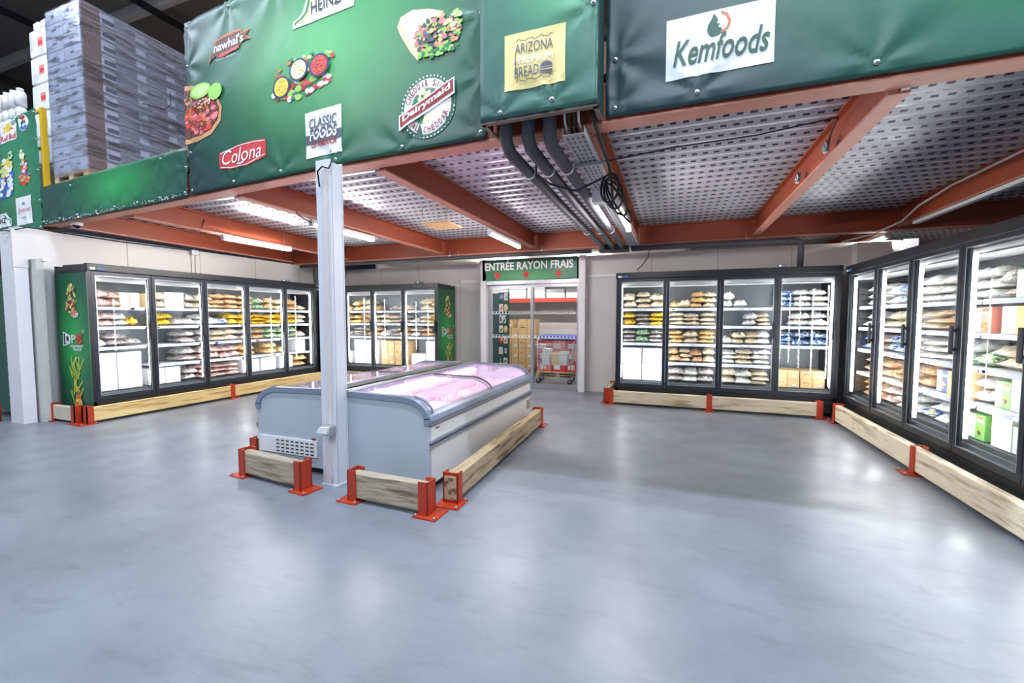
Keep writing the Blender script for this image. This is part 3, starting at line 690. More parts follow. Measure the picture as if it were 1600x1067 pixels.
# ------------------------------------------------------------------ goods
def bagmesh(seed):
    R_ = random.Random(seed); n, mm = 16, 12; vs = []; fs = []
    def h(u, v, s):
        e = max(0, (1-abs(2*u-1)**3.2))*max(0, (1-abs(2*v-1)**3.5))
        q = noise.noise(Vector((u*3.5+seed*7, v*3.5, s*2)))*.42+noise.noise(Vector((u*8, v*8+seed, s)))*.34
        return max(.02, e**.38*(.72+q))
    for s in (1, -1):
        for j in range(mm+1):
            for i in range(n+1):
                u, v = i/n, j/mm; z = h(u, v, s); wob = .03*noise.noise(Vector((u*4, v*4, seed+9)))
                if s == 1: zz = .32+z*.68
                else: zz = .32-min(z, .9)*.32
                vs.append((u-.5+wob, v-.5+wob*.7, zz))
    o2 = (n+1)*(mm+1)
    for j in range(mm):
        for i in range(n):
            a = j*(n+1)+i; fs.append((a, a+1, a+n+2, a+n+1)); fs.append((o2+a+n+1, o2+a+n+2, o2+a+1, o2+a))
    rimi = [i for i in range(n+1)]+[j*(n+1)+n for j in range(1, mm+1)]+[mm*(n+1)+i for i in range(n-1, -1, -1)]+[j*(n+1) for j in range(mm-1, 0, -1)]
    for k in range(len(rimi)):
        a, b2 = rimi[k], rimi[(k+1) % len(rimi)]; fs.append((a, o2+a, o2+b2, b2))
    return vs, fs
BAGGEO = [bagmesh(s) for s in range(1, 6)]
def bm_(name, cols, scale=7, rough=.3, bump=.5, interp='CONSTANT', kind='N'):
    n = len(cols); lo, hi = (.34, .66) if kind == 'N' else (0, 1)
    stops = [((lo+(hi-lo)*i/n) if i else 0, S(*c)) for i, c in enumerate(cols)]
    return rampmat(name, stops, rough, 0, kind, scale, bump=bump, coat=.35, interp=interp)
BAG = {
 'w': ('white', bm_('white_bag_print', [(196, 196, 200), (238, 238, 238), (244, 244, 242), (222, 214, 200), (236, 236, 236)], 5)),
 'c': ('beige', bm_('beige_bag_contents', [(150, 120, 84), (226, 208, 172), (240, 228, 204), (196, 160, 112), (236, 232, 222)], 9, interp='LINEAR')),
 'b': ('brown', bm_('brown_bag_contents', [(110, 74, 46), (186, 134, 82), (214, 168, 112), (160, 104, 62), (232, 216, 190)], 8, interp='LINEAR')),
 'y': ('yellow', bm_('yellow_bag_print', [(150, 100, 36), (244, 196, 40), (248, 210, 66), (240, 186, 36), (110, 84, 50)], 5)),
 'l': ('blue', bm_('blue_bag_print', [(24, 40, 96), (44, 90, 170), (60, 132, 196), (232, 236, 240), (238, 196, 66)], 6)),
 'g': ('green', bm_('green_bag_print', [(44, 92, 60), (70, 140, 82), (214, 224, 206), (120, 150, 96), (60, 96, 70)], 6)),
 'd': ('dark clear', bm_('clear_bag_dark_contents', [(66, 62, 66), (150, 138, 132), (198, 192, 190), (96, 84, 80), (220, 218, 218)], 8, .2, interp='LINEAR')),
 'p': ('pinkish', bm_('meat_bag_contents', [(160, 96, 92), (214, 160, 150), (236, 206, 198), (186, 124, 112), (240, 234, 232)], 9, .2, interp='LINEAR')),
 'o': ('golden', bm_('golden_bag_contents', [(150, 96, 36), (224, 172, 84), (240, 204, 126), (196, 140, 62), (244, 232, 208)], 7, interp='LINEAR')),
}
_bags = {}
def bag_proto(kind):
    L_ = []
    for i, (vs, fs) in enumerate(BAGGEO):
        me = bpy.data.meshes.new('frozen_bag'); me.from_pydata(vs, [], fs); me.materials.append(BAG[kind][1]); me.polygons.foreach_set('use_smooth', [True]*len(fs)); me.update()
        L_.append(me)
    return L_
def place_bag(kind, M, w_, d_, h_, label, group, rnd, zr=0., tilt=0.):
    if kind not in _bags: _bags[kind] = bag_proto(kind)
    o = bpy.data.objects.new({'p': 'meat_pack', 'd': 'clear_bag'}.get(kind, 'frozen_bag'), rnd.choice(_bags[kind])); COL.objects.link(o)  # every kind is a frozen bag of the same shapes, differing in print
    o.matrix_world = M @ Matrix.Rotation(zr, 4, 'Z') @ Matrix.Rotation(tilt, 4, 'X') @ Matrix.Diagonal((w_, d_, h_, 1))
    return tag(o, label, 'frozen food bag' if kind not in 'pd' else 'frozen food pack', group)
CART = {'W': ('white', M_white, 'plain'), 'K': ('brown cardboard', M_kraft, 'kraft'), 'G': ('green and white', pm('carton_green', 120, 186, 92), 'pic'),
        'Y': ('yellow', pm('carton_yellow', 246, 214, 84), 'pic'), 'B': ('blue', pm('carton_blue', 70, 160, 205), 'pic'), 'R': ('red and white', pm('carton_red', 206, 130, 112), 'pic'),
        'N': ('navy', pm('carton_navy', 52, 60, 130), 'pic'), 'U': ('upright beige', pm('carton_beige', 226, 206, 168), 'plain')}
_cart = {}
M_cartw = mat('white_board', S(236, 237, 240), .5, namt=.02)
M_lid2 = mat('board_seam_line', S(176, 178, 182), .6)  # grey line along the top seam and across the front
def carton_mesh(k):
    if k in _cart: return _cart[k]
    nm, m_, st = CART[k]
    if st == 'plain' and k == 'W': m_ = M_cartw
    mb = MB(); mb.bbox((-.5, -.5, 0), (.5, .5, 1), m_, .012)
    e = .504
    if st == 'plain':
        mb.box((-e, -.02, .995), (e, .02, 1.003), M_lid2); mb.box((-e, -e, .72), (e, -.499, .727), M_lid2)
    elif st == 'kraft':
        mb.box((-.03, -e, .0), (.03, -.498, 1.002), M_tape); mb.box((.22, -e, .2), (.40, -.499, .4), M_wprint); mb.box((-.4, -e, .55), (-.12, -.499, .59), M_ink); mb.box((-.4, -e, .65), (-.2, -.499, .67), M_ink)
    else:
        mb.box((-.46, -e, .04), (-.02, -.499, .96), M_cartw) if k in 'GRN' else None
        R_ = random.Random(k)
        for i in range(5):
            cx_, cz_ = R_.uniform(.08, .40), R_.uniform(.12, .5); r_ = R_.uniform(.05, .1)
            n = 10; vs = [(cx_+r_*math.cos(2*PI*j/n), -.506-.0004*i, cz_+r_*math.sin(2*PI*j/n)) for j in range(n)]
            mb.add(vs, [list(range(n))], R_.choice([P_org, P_brown, P_tan, P_lime, M_wprint]))
        mb.box((.06, -e-.001, .70), (.44, -.500, .80), M_wprint); mb.box((.10, -e-.001, .86), (.40, -.500, .91), P_green if k != 'G' else P_red)
    o = mb.build('carton'); me = o.data; bpy.data.objects.remove(o); _cart[k] = me
    return me
def place_carton(k, M, w_, d_, h_, label, group, name='carton'):
    o = bpy.data.objects.new(name, carton_mesh(k)); COL.objects.link(o)
    o.matrix_world = M @ Matrix.Diagonal((w_, d_, h_, 1))
    return tag(o, label, 'carton', group)
ORD = ['first', 'second', 'third', 'fourth', 'fifth', 'sixth', 'seventh', 'eighth', 'ninth', 'tenth']
LAY = {1: [''], 2: ['lower layer, ', 'upper layer, '], 3: ['bottom layer, ', 'middle layer, ', 'top layer, '], 4: ['lowest layer, ', 'second lowest layer, ', 'second highest layer, ', 'highest layer, ']}
SHN = ['top shelf', 'second shelf', 'third shelf', 'fourth shelf', 'freezer floor']
# ------------------------------------------------------------------ upright glass-door freezers
ZSH = [1.66, 1.365, 1.06, .735, .40]
ZT = 2.13
def freezer(fname, short, label, loc, rz, edges, depth, bays, side=None, top=2.27, seed=1):
    """edges: local x of the door joints; bays: per door five entries top shelf -> floor; None = no shelf there"""
    R_ = random.Random(seed)
    root = thing('glass_door_freezer', label, 'freezer', loc, rz)
    x0, x1 = edges[0]-.04, edges[-1]+.04; t = .04; D_ = depth
    body = MB()
    body.box((x0, D_-t, .05), (x1, D_, top-.02), M_black).box((x0, .05, .05), (x0+t, D_-t, top-.05), M_black).box((x1-t, .05, .05), (x1, D_-t, top-.05), M_black)
    body.box((x0, .0, .05), (x0+.042, .05, top-.1), M_black).box((x1-.042, .0, .05), (x1, .05, top-.1), M_black)
    body.box((x0+t, .05, top-.14), (x1-t, D_-t, top-.05), M_black).box((x0+t, .05, .05), (x1-t, D_-t, .28), M_black)
    body.build('body', root)
    MB().box((x0+t, D_-t-.03, .38), (x1-t, D_-t-.002, ZT), M_liner).box((x0+t, .09, .285), (x1-t, D_-t-.03, .38), M_liner).box((x0+t, .09, ZT-.005), (x1-t, D_-t-.03, ZT+.003), M_liner).build('liner', root)
    MB().bbox((x0-.01, -.02, top-.105), (x1+.01, .05, top), M_black, .01).box((x0+.05, .05, top-.05), (x1-.05, D_-.1, top), M_black).build('canopy', root)
    MB().box((x0, .0, .16), (x1, .05, .285), M_black).box((x0, -.012, .20), (x1, .0, .215), M_frame).box((x0, .02, .05), (x1, .05, .16), M_dark).build('kick_plate', root)
    MB().box((x0+t, .10, ZT-.09), (x1-t, .42, ZT-.075), M_white).box((x0+t, .10, ZT-.085), (x1-t, .115, ZT-.03), M_white).build('air_duct', root)
    gr = MB(); n = int((x1-x0-.1)/.03)
    for i in range(n): gr.box((x0+.05+i*.03, .10, .381), (x0+.064+i*.03, .19, .392), M_dark)
    gr.box((x0+t, .095, .378), (x1-t, .20, .386), M_zinc); gr.build('air_grille', root)
    st = MB().box((x0+.03, -.0215, top-.085), (x0+.09, -.020, top-.055), M_wprint).box((x0+.11, -.0215, top-.085), (x0+.2, -.020, top-.055), P_blue); st.build('maker_sticker', root)
    for k, (a_, b_) in enumerate(zip(edges, edges[1:])):
        fw = .048; g = .004
        d = MB().box((a_+g, .0, .29), (a_+fw, .045, 2.16), M_frame).box((b_-fw, .0, .29), (b_-g, .045, 2.16), M_frame)
        d.box((a_+fw, .0, .29), (b_-fw, .045, .29+.07), M_frame).box((a_+fw, .0, 2.16-.055), (b_-fw, .045, 2.16), M_frame)
        e = .008
        for (p, q) in (((a_+fw, -.002, .36), (a_+fw+e, .0, 2.105)), ((b_-fw-e, -.002, .36), (b_-fw, .0, 2.105)), ((a_+fw, -.002, .36), (b_-fw, .0, .36+e)), ((a_+fw, -.002, 2.105-e), (b_-fw, .0, 2.105))): d.box(p, q, M_alu)
        door = d.build('door', root)
        MB().box((a_+fw, .012, .36), (b_-fw, .024, 2.105), M_glass).build('glass_pane', door)
        MB().bbox((b_-.05, -.045, 1.17), (b_-.012, -.022, 1.43), M_handle, .012).box((b_-.04, -.023, 1.20), (b_-.022, .0, 1.23), M_handle).box((b_-.04, -.023, 1.37), (b_-.022, .0, 1.40), M_handle).build('handle', door)
        # shelves and stock of this bay
        xa, xb = a_+.03, b_-.03
        for s_, spec in enumerate(bays[k]):
            if spec is None: continue
            z = ZSH[s_]
            if s_ < 4:
                sh = MB().box((xa+.01, .17, z-.018), (xb-.01, D_-.09, z-.004), M_shelf).bbox((xa+.01, .135, z-.045), (xb-.01, .17, z-.002), M_rail, .004)
                for j in range(R_.randint(2, 4)):
                    xx = R_.uniform(xa+.03, xb-.12); sh.box((xx, .1335, z-.038), (xx+.06, .1352, z-.012), M_wprint)
                sh.build('shelf', root)
            segs = [q for q in spec.split()]; wseg = (xb-xa-.03)/len(segs); idx = 0
            tot = sum(1 for q in segs if q[0] != '-')
            for qi, q in enumerate(segs):
                if q[0] == '-': continue
                kd = q[0]; ly = int(q[1]) if len(q) > 1 else 1; idx += 1
                cx_ = xa+.015+wseg*(qi+.5)
                M0 = Matrix.Translation(Vector(loc)) @ Matrix.Rotation(rz, 4, 'Z')
                big = kd.isupper(); hmax = (ZSH[s_-1] if s_ else ZT-.09)-z-.06
                if q.endswith('h'): hmax += .30
                zz = z-.002+.001; lay = LAY[ly]
                if s_ == 4: zz = .393
                pos = (ORD[idx-1]+' from left, ') if tot > 1 else ''
                for l in range(ly):
                    lab = lambda nm: '%s %s%s%s, %s door, %s' % (nm, lay[l], pos, SHN[s_], ORD[k], short)
                    if big:
                        if kd == 'U':
                            hh = min(.22, hmax); w2 = wseg*.9
                        hh = min((.27 if kd in 'WK' else .23), hmax/ly-.004)
                        if q.endswith('h'): hh = hmax/ly-.004
                        place_carton(kd, M0 @ Matrix.Translation((cx_, .22+.21+R_.uniform(0, .03), zz)) @ Matrix.Rotation(R_.uniform(-.02, .02), 4, 'Z'), wseg*.95, .40, hh, lab(CART[kd][0]+' carton,'), 'cartons in the '+short)
                        zz += hh+.002
                    else:
                        hh = min(.15, hmax/ly*1.05)*R_.uniform(.85, 1.05); zr_ = R_.uniform(-.13, .13)
                        place_bag(kd, M0 @ Matrix.Translation((cx_+R_.uniform(-.012, .012), .205+.19+R_.uniform(0, .05), zz)), wseg*R_.uniform(1.0, 1.07), R_.uniform(.36, .42), hh,
                                  lab(BAG[kd][0]+(' frozen pack,' if kd in 'pd' else ' frozen bag,')), 'frozen bags in the '+short, R_, zr_, R_.uniform(-.05, .05))
                        zz += hh*.90
    for k, x in enumerate(edges):
        xx = min(max(x, edges[0]+.03), edges[-1]-.03)
        lb = MB().box((xx-.018, .06, .42), (xx+.018, .10, 2.08), M_white)
        if k > 0: lb.box((xx-.028, .068, .46), (xx-.018, .092, 2.04), M_led)
        if k < len(edges)-1: lb.box((xx+.018, .068, .46), (xx+.028, .092, 2.04), M_led)
        lb.build('led_strip_light', root)
    return root
def side_print(root, x, y0, y1, z0, z1, sgn, nm):
    """green printed side panel; sgn -1: faces local -x, +1: faces +x"""
    m_ = bannermat(nm, 0, 0, 1, 1, (22, 56, 60), (24, 96, 62), (52, 168, 84))
    mp = [n for n in m_.node_tree.nodes if n.type == 'MAPPING'][0]; mp.inputs['Location'].default_value = (x, (y0+y1)/2, 1.15); mp.inputs['Scale'].default_value = (10, .75, 1.35)
    o = MB().box((min(x, x+sgn*.012), y0, z0), (max(x, x+sgn*.012), y1, z1), m_).build('side_panel', root)
    sf = lambda u, v, l: (x+sgn*(.012+l), u, v)
    D = Decal(sf, (y1, z0, y0, z1) if sgn < 0 else (y0, z0, y1, z1))
    D.blobs((.52, .84), .14, .08, [P_dkgreen, P_tan, P_brown, P_sand, P_lime], 90, .035, .35, 51); D.blobs((.50, .76), .17, .05, [P_brown, P_tan, P_mar, P_sand], 60, .03, .35, 52)
    D.ell((.62, .72), .12, .035, M_wprint, 16, PI, 2*PI); D.blobs((.60, .715), .09, .02, [P_pink, P_red, P_tan], 24, .03, .35, 53)
    D.build('printed_food_picture', o, 'herbs and spices falling into a bowl')
    D = Decal(sf, (y1, z0, y0, z1) if sgn < 0 else (y0, z0, y1, z1))
    D.poly([(.18, .585), (.30, .575), (.40, .56), (.40, .50), (.30, .49), (.18, .48)], M_wprint); D.poly([(.21, .575), (.31, .562), (.37, .55), (.37, .51), (.31, .505), (.21, .49)], mat('print_deep', S(24, 60, 52), .5))
    D.text('D', (.26, .505), (.44, .565), M_wprint, .03); D.text('P', (.46, .505), (.60, .565), pm('print_mint', 196, 228, 204), .03); D.text('S', (.60, .500), (.82, .570), P_red, .05)
    D.text('MARKET', (.44, .475), (.84, .492), M_wprint, .03); D.text('PLACE', (.52, .452), (.78, .470), M_wprint, .03); D.ring((.86, .59), .035, .012, .008, M_wprint, 14, asp=.35)
    D.build('printed_logo', o, 'white, green and red letter logo')
    D = Decal(sf, (y1, z0, y0, z1) if sgn < 0 else (y0, z0, y1, z1))
    R_ = random.Random(5)
    for i in range(26):
        a, L = R_.uniform(-.9, .9), R_.uniform(.05, .10); cx_, cy_ = .55+R_.uniform(-.12, .12), R_.uniform(.12, .38)
        D.stroke([(cx_, cy_-L/2), (cx_+a*.2, cy_+L/2)], .022, R_.choice([P_lime, P_yel, P_sand]), .35)
        D.k -= .8
    D.k += 1
    D.poly([(.45, .02), (.78, .02), (.66, .14), (.54, .14)], P_org); D.blobs((.60, .07), .12, .04, [P_yel, P_org, P_sand], 26, .03, .35, 55)
    D.build('printed_food_picture', o, 'golden fries rising from a paper cone')
XL = -7.75
eL = [at(x, 520, X=XL).y for x in (146, 240, 322, 388, 447, 492)]; YL0 = eL[0]; eL = [v-YL0 for v in eL]
baysL = [
 ['p2 p2 p2 U1 U1', 'w2 p2 w2 y1', 'w1 d2 d1', None, 'W2h W2h'],
 ['U1 c2 W1 W1 d2', '- y2 d1 w1', '- - d2', '- - d2', 'W1 W1 d2'],
 ['c2 b3 b3', 'w2 w1 l1 y2', 'd2 c2 c2', 'p2 p2 p2 p2', 'p3 p3 p3'],
 ['b3 g2 b2', 'y2 y3 y2', 'd2 b2 g2', 'o2 - o2', 'W2 W2'],
 ['c2 b2 c1', 'y2 y2 c2', 'g2 g2 c1', 'o1 - W1', 'W1 o2']]
frL = freezer('left', 'left wall freezer', 'long black glass-door freezer along the left wall, green printed end panel', (XL, YL0, 0), PI/2, eL, .80, baysL, seed=11)
side_print(frL, -.04, .0, .78, .10, 2.14, -1, 'freezer_print_near')
YBL = 8.2
eBL = [at(x, 520, Y=YBL+.02).x for x in (500, 541, 583, 631, 683)]; XB0 = eBL[0]; eBL = [v-XB0 for v in eBL]
baysBL = [
 ['c2 b1', 'c2 b2', 'c1 d1', None, 'W1 W1'],
 ['o2 c2 b1', 'o2 b2 c2', 'd3 b2', None, 'W2h W2h'],
 ['- d1 c1', 'c2 c2 d2', 'w1 d2 b2', None, 'K3h K3h'],
 ['- c2 o3', 'd1 c2 y3', 'd2 b2 -', None, 'W1 W2h'],
]
frB = freezer('corner', 'far corner freezer', 'black glass-door freezer in the far left corner, left of the sliding doors', (XB0, YBL, 0), 0, eBL, .78, baysBL, seed=12, top=2.25)
side_print(frB, eBL[-1]+.04, .0, .76, .10, 2.14, 1, 'freezer_print_far')
YBR = 7.65
eBR = [at(x, 520, Y=YBR).x for x in (966, 1040, 1124, 1213, 1307)]; XR0 = eBR[0]; eBR = [v-XR0 for v in eBR]
baysBR = [
 ['c2 c3 c2', 'y2 d3 y3', 'd3 g2 d3', None, 'W2h W2h'],
 ['o1 c1 o3 c3', 'c3 c3 c3', 'o3 c2 o3', 'b2 c3 b2 c2', 'd2 w2 d2'],
 ['w2 w1 - -', '- - w2 c3', 'w1 c2 c2 w2', 'w3 c3 w3', 'c2 w2 c3'],
 ['l3 w3 w3', '- w2 w2', 'l3 l2 l2', None, 'K2 K2'],
]
freezer('beside', 'freezer beside doors', 'black glass-door freezer on the back wall, right of the sliding doors', (XR0, YBR, 0), 0, eBR, .85, baysBR, seed=13, top=2.27)
XR = 2.38
eR = [at(x, 560, X=XR).y for x in (1320, 1363, 1417, 1495, 1608)]; eR.append(eR[-1]-.86); YR0 = eR[0]; eR = [YR0-v for v in eR]
baysR = [
 ['w3 w3 w2', 'w2 - c2', 'l2 b2 l2', 'b2 b2', 'b3 b2 p2'],
 ['l2 w3 w3', 'c2 w2 c3', 'l2 w3 w3', 'b3 p3 b2', 'w3 w2 l1'],
 ['w3 w3 w3', 'b3 w2 R1', 'w3 w2 g1', 'N1 Y1 K1 w2', 'w2 d2 G1'],
 ['d2 G1 B1 B1', 'W1 Y1 Y1 W1', 'c2 c2 b2', 'G1 W1 G1 W1', 'W1 G1 w2'],
 ['B1 N1 W1', 'N1 W1 Y1', 'G1 Y1 G1', 'W1 G1 R1', 'w1 G1 W1'],
]
freezer('right', 'right wall freezer', 'long black glass-door freezer along the right wall', (XR, YR0, 0), -PI/2, eR, .85, baysR, seed=14, top=2.245)
# small devices on top of the freezers
def device(p, lab):
    root = thing('control_unit', lab, 'control unit', p)
    MB().bbox((-.09, -.05, 0), (.09, .05, .045), mat('device_grey', S(120, 128, 140), .4), .015).build('housing', root)
    MB().box((-.02, -.052, .02), (.0, -.05, .03), mat('status_light', (.7, .85, 1), emit=6)).build('status_light', root)
device((1.55, 7.72, 2.27), 'small grey control unit on top of the freezer right of the doors')
device((-5.3, 8.27, 2.25), 'small grey control unit on top of the far corner freezer')
device((-7.82, 7.0, 2.27), 'small grey control unit on top of the left wall freezer')
# ------------------------------------------------------------------ island chest freezers
def chest(label, xin, xout, y0, y1, short, items, vent=False, seed=1):
    """xin: side towards the neighbour, xout: outer side"""
    sg = 1 if xout > xin else -1; W_ = abs(xout-xin)
    root = thing('chest_freezer', label, 'chest freezer', ((xin+xout)/2, y0, 0)); ox = (xin+xout)/2
    X = lambda u: xin+sg*u-ox                   # u: 0 inner .. W_ outer
    zt, zo = .83, .64
    arc = [(W_-.30+.30*math.sin(a), zo+.0+(zt-.01-zo)*math.cos(a)) for a in [PI/2*i/8 for i in range(9)]]
    top = [(0, zt)]+[(W_-.30, zt-.012)]+arc[1:]
    L = y1-y0
    # end panels
    for ya, yb in ((0, .03), (L-.03, L)):
        poly = [(X(0), .07)]+[(X(u), z-.02) for u, z in top]+[(X(W_), .07)]
        MB().prism(poly, 'y', ya, yb, M_endp).build('end_panel', root)
    for ya, yb in ((-.012, .05), (L-.05, L+.012)):
        tp = MB(); n = len(top)
        up = [(X(u), z+.002) for u, z in top]; lo = [(X(u if i else 0), z-.045) for i, (u, z) in enumerate(top)]
        inner = []
        for i, (u, z) in enumerate(top):
            q = top[min(i+1, n-1)]; p = top[max(i-1, 0)]; dx, dz = q[0]-p[0], q[1]-p[1]; l_ = math.hypot(dx, dz)
            inner.append((X(u+dz/l_*.045), z-dx/l_*.045))
        for i in range(n-1): tp.prism([up[i], up[i+1], inner[i+1], inner[i]], 'y', ya, yb, M_grey)
        tp.prism([(X(W_), zo+.01), (X(W_), zo-.05), (X(W_-.045), zo-.05), (X(W_-.045), zo)], 'y', ya, yb, M_grey)
        tp.build('end_trim', root)
    # long sides and basin
    sd = MB()
    sd.box((min(X(W_), X(W_-.03)), .03, .07), (max(X(W_), X(W_-.03)), L-.03, zo-.06), M_side)
    sd.box((min(X(0), X(.03)), .03, .07), (max(X(0), X(.03)), L-.03, zt-.03), M_side)
    sd.build('side_panel', root)
    MB().box((min(X(.05), X(W_-.05)), .06, .0), (max(X(.05), X(W_-.05)), L-.06, .07), M_dark).build('plinth', root)
    MB().box((min(X(.03), X(W_-.03)), .03, .20), (max(X(.03), X(W_-.03)), L-.03, .398), M_white).box((min(X(.03), X(.06)), .03, .22), (max(X(.03), X(.06)), L-.03, .74), M_white)\
        .box((min(X(W_-.03), X(W_-.06)), .03, .22), (max(X(W_-.03), X(W_-.06)), L-.03, zo-.06), M_white).box((min(X(.03), X(W_-.03)), .03, .22), (max(X(.03), X(W_-.03)), .06, zo-.04), M_white)\
        .box((min(X(.03), X(W_-.03)), L-.06, .22), (max(X(.03), X(W_-.03)), L-.03, zo-.04), M_white).build('basin', root)
    rl = MB()
    def rail(z0_, z1_, out, m_): rl.box((min(X(W_), X(W_+out)), .0, z0_), (max(X(W_), X(W_+out)), L, z1_), m_)
    rail(.385, .40, .016, M_alu); rail(.40, .415, .022, M_grey); rail(.415, .43, .012, M_dark); rail(.43, .445, .022, M_grey); rail(.445, .455, .016, M_alu)
    rail(.575, .585, .012, M_dark); rail(.585, .60, .018, M_alu)
    rl.prism([(X(W_-.05), .60), (X(W_+.02), .60), (X(W_+.028), .625), (X(W_+.014), .665), (X(W_-.05), .690)], 'y', -.005, L+.005, M_grey)
    rl.build('bumper_rail', root)
    MB().prism([(X(-.0), zt-.05), (X(.0), zt+.012), (X(.05), zt+.012), (X(.06), zt-.05)], 'y', 0, L, M_alu).prism([(X(.055), zt-.03), (X(.055), zt+.0), (X(.085), zt-.0), (X(.085), zt-.03)], 'y', 0, L, M_grey).build('inner_rail', root)
    # curved glass lids
    crv = [(.07, zt-.006)]+[(.07+(W_-.37)*i/3, zt-.006-.012*i/3) for i in (1, 2, 3)]+[(u, z-.002) for u, z in arc[1:]]
    for k, (ya, yb, dz) in enumerate(((.05, L/2+.05, .010), (L/2-.05, L-.05, .0))):
        lid = MB(); n = len(crv)
        c2 = [(u-(.016 if i > 3 else 0), z-.012+dz) for i, (u, z) in enumerate(crv)]
        if dz: c2[-1] = (c2[-1][0]+.004, c2[-1][1]-.004)
        vs = []
        for yv in (ya+.02, yb-.02): vs += [(X(u), yv, z) for u, z in c2]+[(X(u), yv, z-.005) for u, z in c2]
        fs = []
        for i in range(n-1): fs += [(i, i+1, 2*n+i+1, 2*n+i), (n+i, n+i+1, 3*n+i+1, 3*n+i)]
        fs += [tuple([i for i in range(n)]+[2*n-1-i for i in range(n)]), tuple([2*n+i for i in range(n)]+[4*n-1-i for i in range(n)])]
        fs += [(0, n, 3*n, 2*n), (n-1, 2*n-1, 4*n-1, 3*n-1)]
        g = lid.add(vs, fs, M_lid, False).build('glass_lid', root)
        fr_ = MB()
        for yv in (ya, yb-.025):
            for i in range(n-1): fr_.prism([(X(c2[i][0]), c2[i][1]+.004), (X(c2[i+1][0]), c2[i+1][1]+.004), (X(c2[i+1][0]), c2[i+1][1]-.012), (X(c2[i][0]), c2[i][1]-.012)], 'y', yv, yv+.025, M_grey if k else M_handle)
        fr_.build('lid_frame', g)
    hd = MB().tube([(X(arc[2][0]), .06, arc[2][1]+.012), (X(arc[4][0]), .075, arc[4][1]+.016), (X(arc[6][0]), .08, arc[6][1]+.012), (X(arc[7][0]), .07, arc[7][1]+.004)], [.008, .013, .012, .008], M_grey, 8)
    hd.build('handle', root)
    for (u, z) in ((.075, .735), (W_-.09, zo-.085)):
        MB().tube([(X(u), .10, z), (X(u), L-.10, z)], .011, M_pink, 8).build('tube_light', root)
    # wire baskets dividers
    wb = MB(); nb = 6
    for j in range(1, nb):
        yy = .03+(L-.06)*j/nb
        for i in range(14): u = .08+(W_-.16)*i/13; wb.tube([(X(u), yy, .40), (X(u), yy, .58)], .0022, M_zinc, 4, False)
        for z in (.44, .50, .58): wb.tube([(X(.07), yy, z), (X(W_-.07), yy, z)], .003, M_zinc, 4, False)
    for i in range(60):
        yy = .08+(L-.16)*i/59; wb.tube([(X(.36), yy, .40), (X(.36), yy, .60)], .002, M_zinc, 4, False)
    for z in (.45, .53, .60): wb.tube([(X(.36), .06, z), (X(.36), L-.06, z)], .0035, M_zinc, 4, False)
    wb.build('wire_basket', root)
    if vent:
        v = MB().box((min(X(.10), X(W_-.03)), -.012, .17), (max(X(.10), X(W_-.03)), .0, .33), M_white)
        for i in range(8):
            for j in range(4):
                u = .14+i*.062; z = .30-j*.035; v.box((min(X(u), X(u+.04)), -.0135, z-.009), (max(X(u), X(u+.04)), -.0118, z+.003), M_ink)
        v.build('vent_grille', root); MB().box((min(X(.12), X(.17)), -.004, .335), (max(X(.12), X(.17)), 0, .352), P_mar).build('rating_sticker', root)
    else:
        MB().box((X(W_)-.001, .10, .535), (X(W_)+.002, .17, .547), P_mar).build('maker_sticker', root)
        MB().box((X(W_)-.001, L-.16, .21), (X(W_)+.004, L-.03, .33), mat('kraft_note', S(150, 130, 112), .6)).build('paper_note', root)
    # contents
    R_ = random.Random(seed)
    for (kd, u, yy, w_, d_, h_, z, lb) in items:
        M0 = Matrix.Translation((xin+sg*u, y0+yy, z)) @ Matrix.Rotation(R_.uniform(-.05, .05), 4, 'Z')
        if kd.isupper():
            place_carton(kd, M0 @ Matrix.Rotation(PI/2, 4, 'Z'), d_, w_, h_, lb, None)
        else: place_bag(kd, M0, w_, d_, h_, lb, None, R_)
    return root
YC = 3.10
XI = at(540, 700, Y=YC).x; XO = at(671, 700, Y=YC).x
XI2 = at(516, 700, Y=YC).x-.05; XO2 = at(404, 690, Y=YC).x
pn = ['nearest the column', 'second', 'third', 'fourth', 'fifth', 'farthest']
def chest_items(W_, L, which, seed):
    R_ = random.Random(seed); it = []
    cell = (L-.06)/6
    side = 'right chest freezer' if which == 'R' else 'left chest freezer'
    for j in range(6):
        yy = .03+cell*(j+.5)
        nm = ['first', 'second', 'third', 'fourth', 'fifth', 'sixth'][j]+' compartment'
        k = 'p' if j % 3 != 1 else 'c'
        it.append((k, .22, yy, .26, cell*.9, .14, .40, '%s food pack in the inner row, %s from the front, %s' % (BAG[k][0], nm, side)))
        if which == 'R' and j in (0, 1):
            for l in range(2 if j else 1):
                it.append(('W', .36+(W_-.44)/2, yy, W_-.50, cell*.9, .10, .40+l*.101, 'white carton, %s in the outer row, %s from the front, %s' % (['lower', 'upper'][l], nm, side)))
        else:
            k = R_.choice('wpw')
            it.append((k, .36+(W_-.44)/2, yy, W_-.48, cell*.9, .14, .40, 'frosted %s food bag in the outer row, %s from the front, %s' % (BAG[k][0], nm, side)))
    return it
LC = 2.75
chest('right white chest freezer of the island with curved glass lid', XI, XO, YC, YC+LC, 'right', chest_items(abs(XO-XI), LC, 'R', 3), False, 5)
chest('left white chest freezer of the island, vent grille low on its end', XI2, XO2, YC, YC+LC, 'left', chest_items(abs(XO2-XI2), LC, 'L', 4), True, 6)

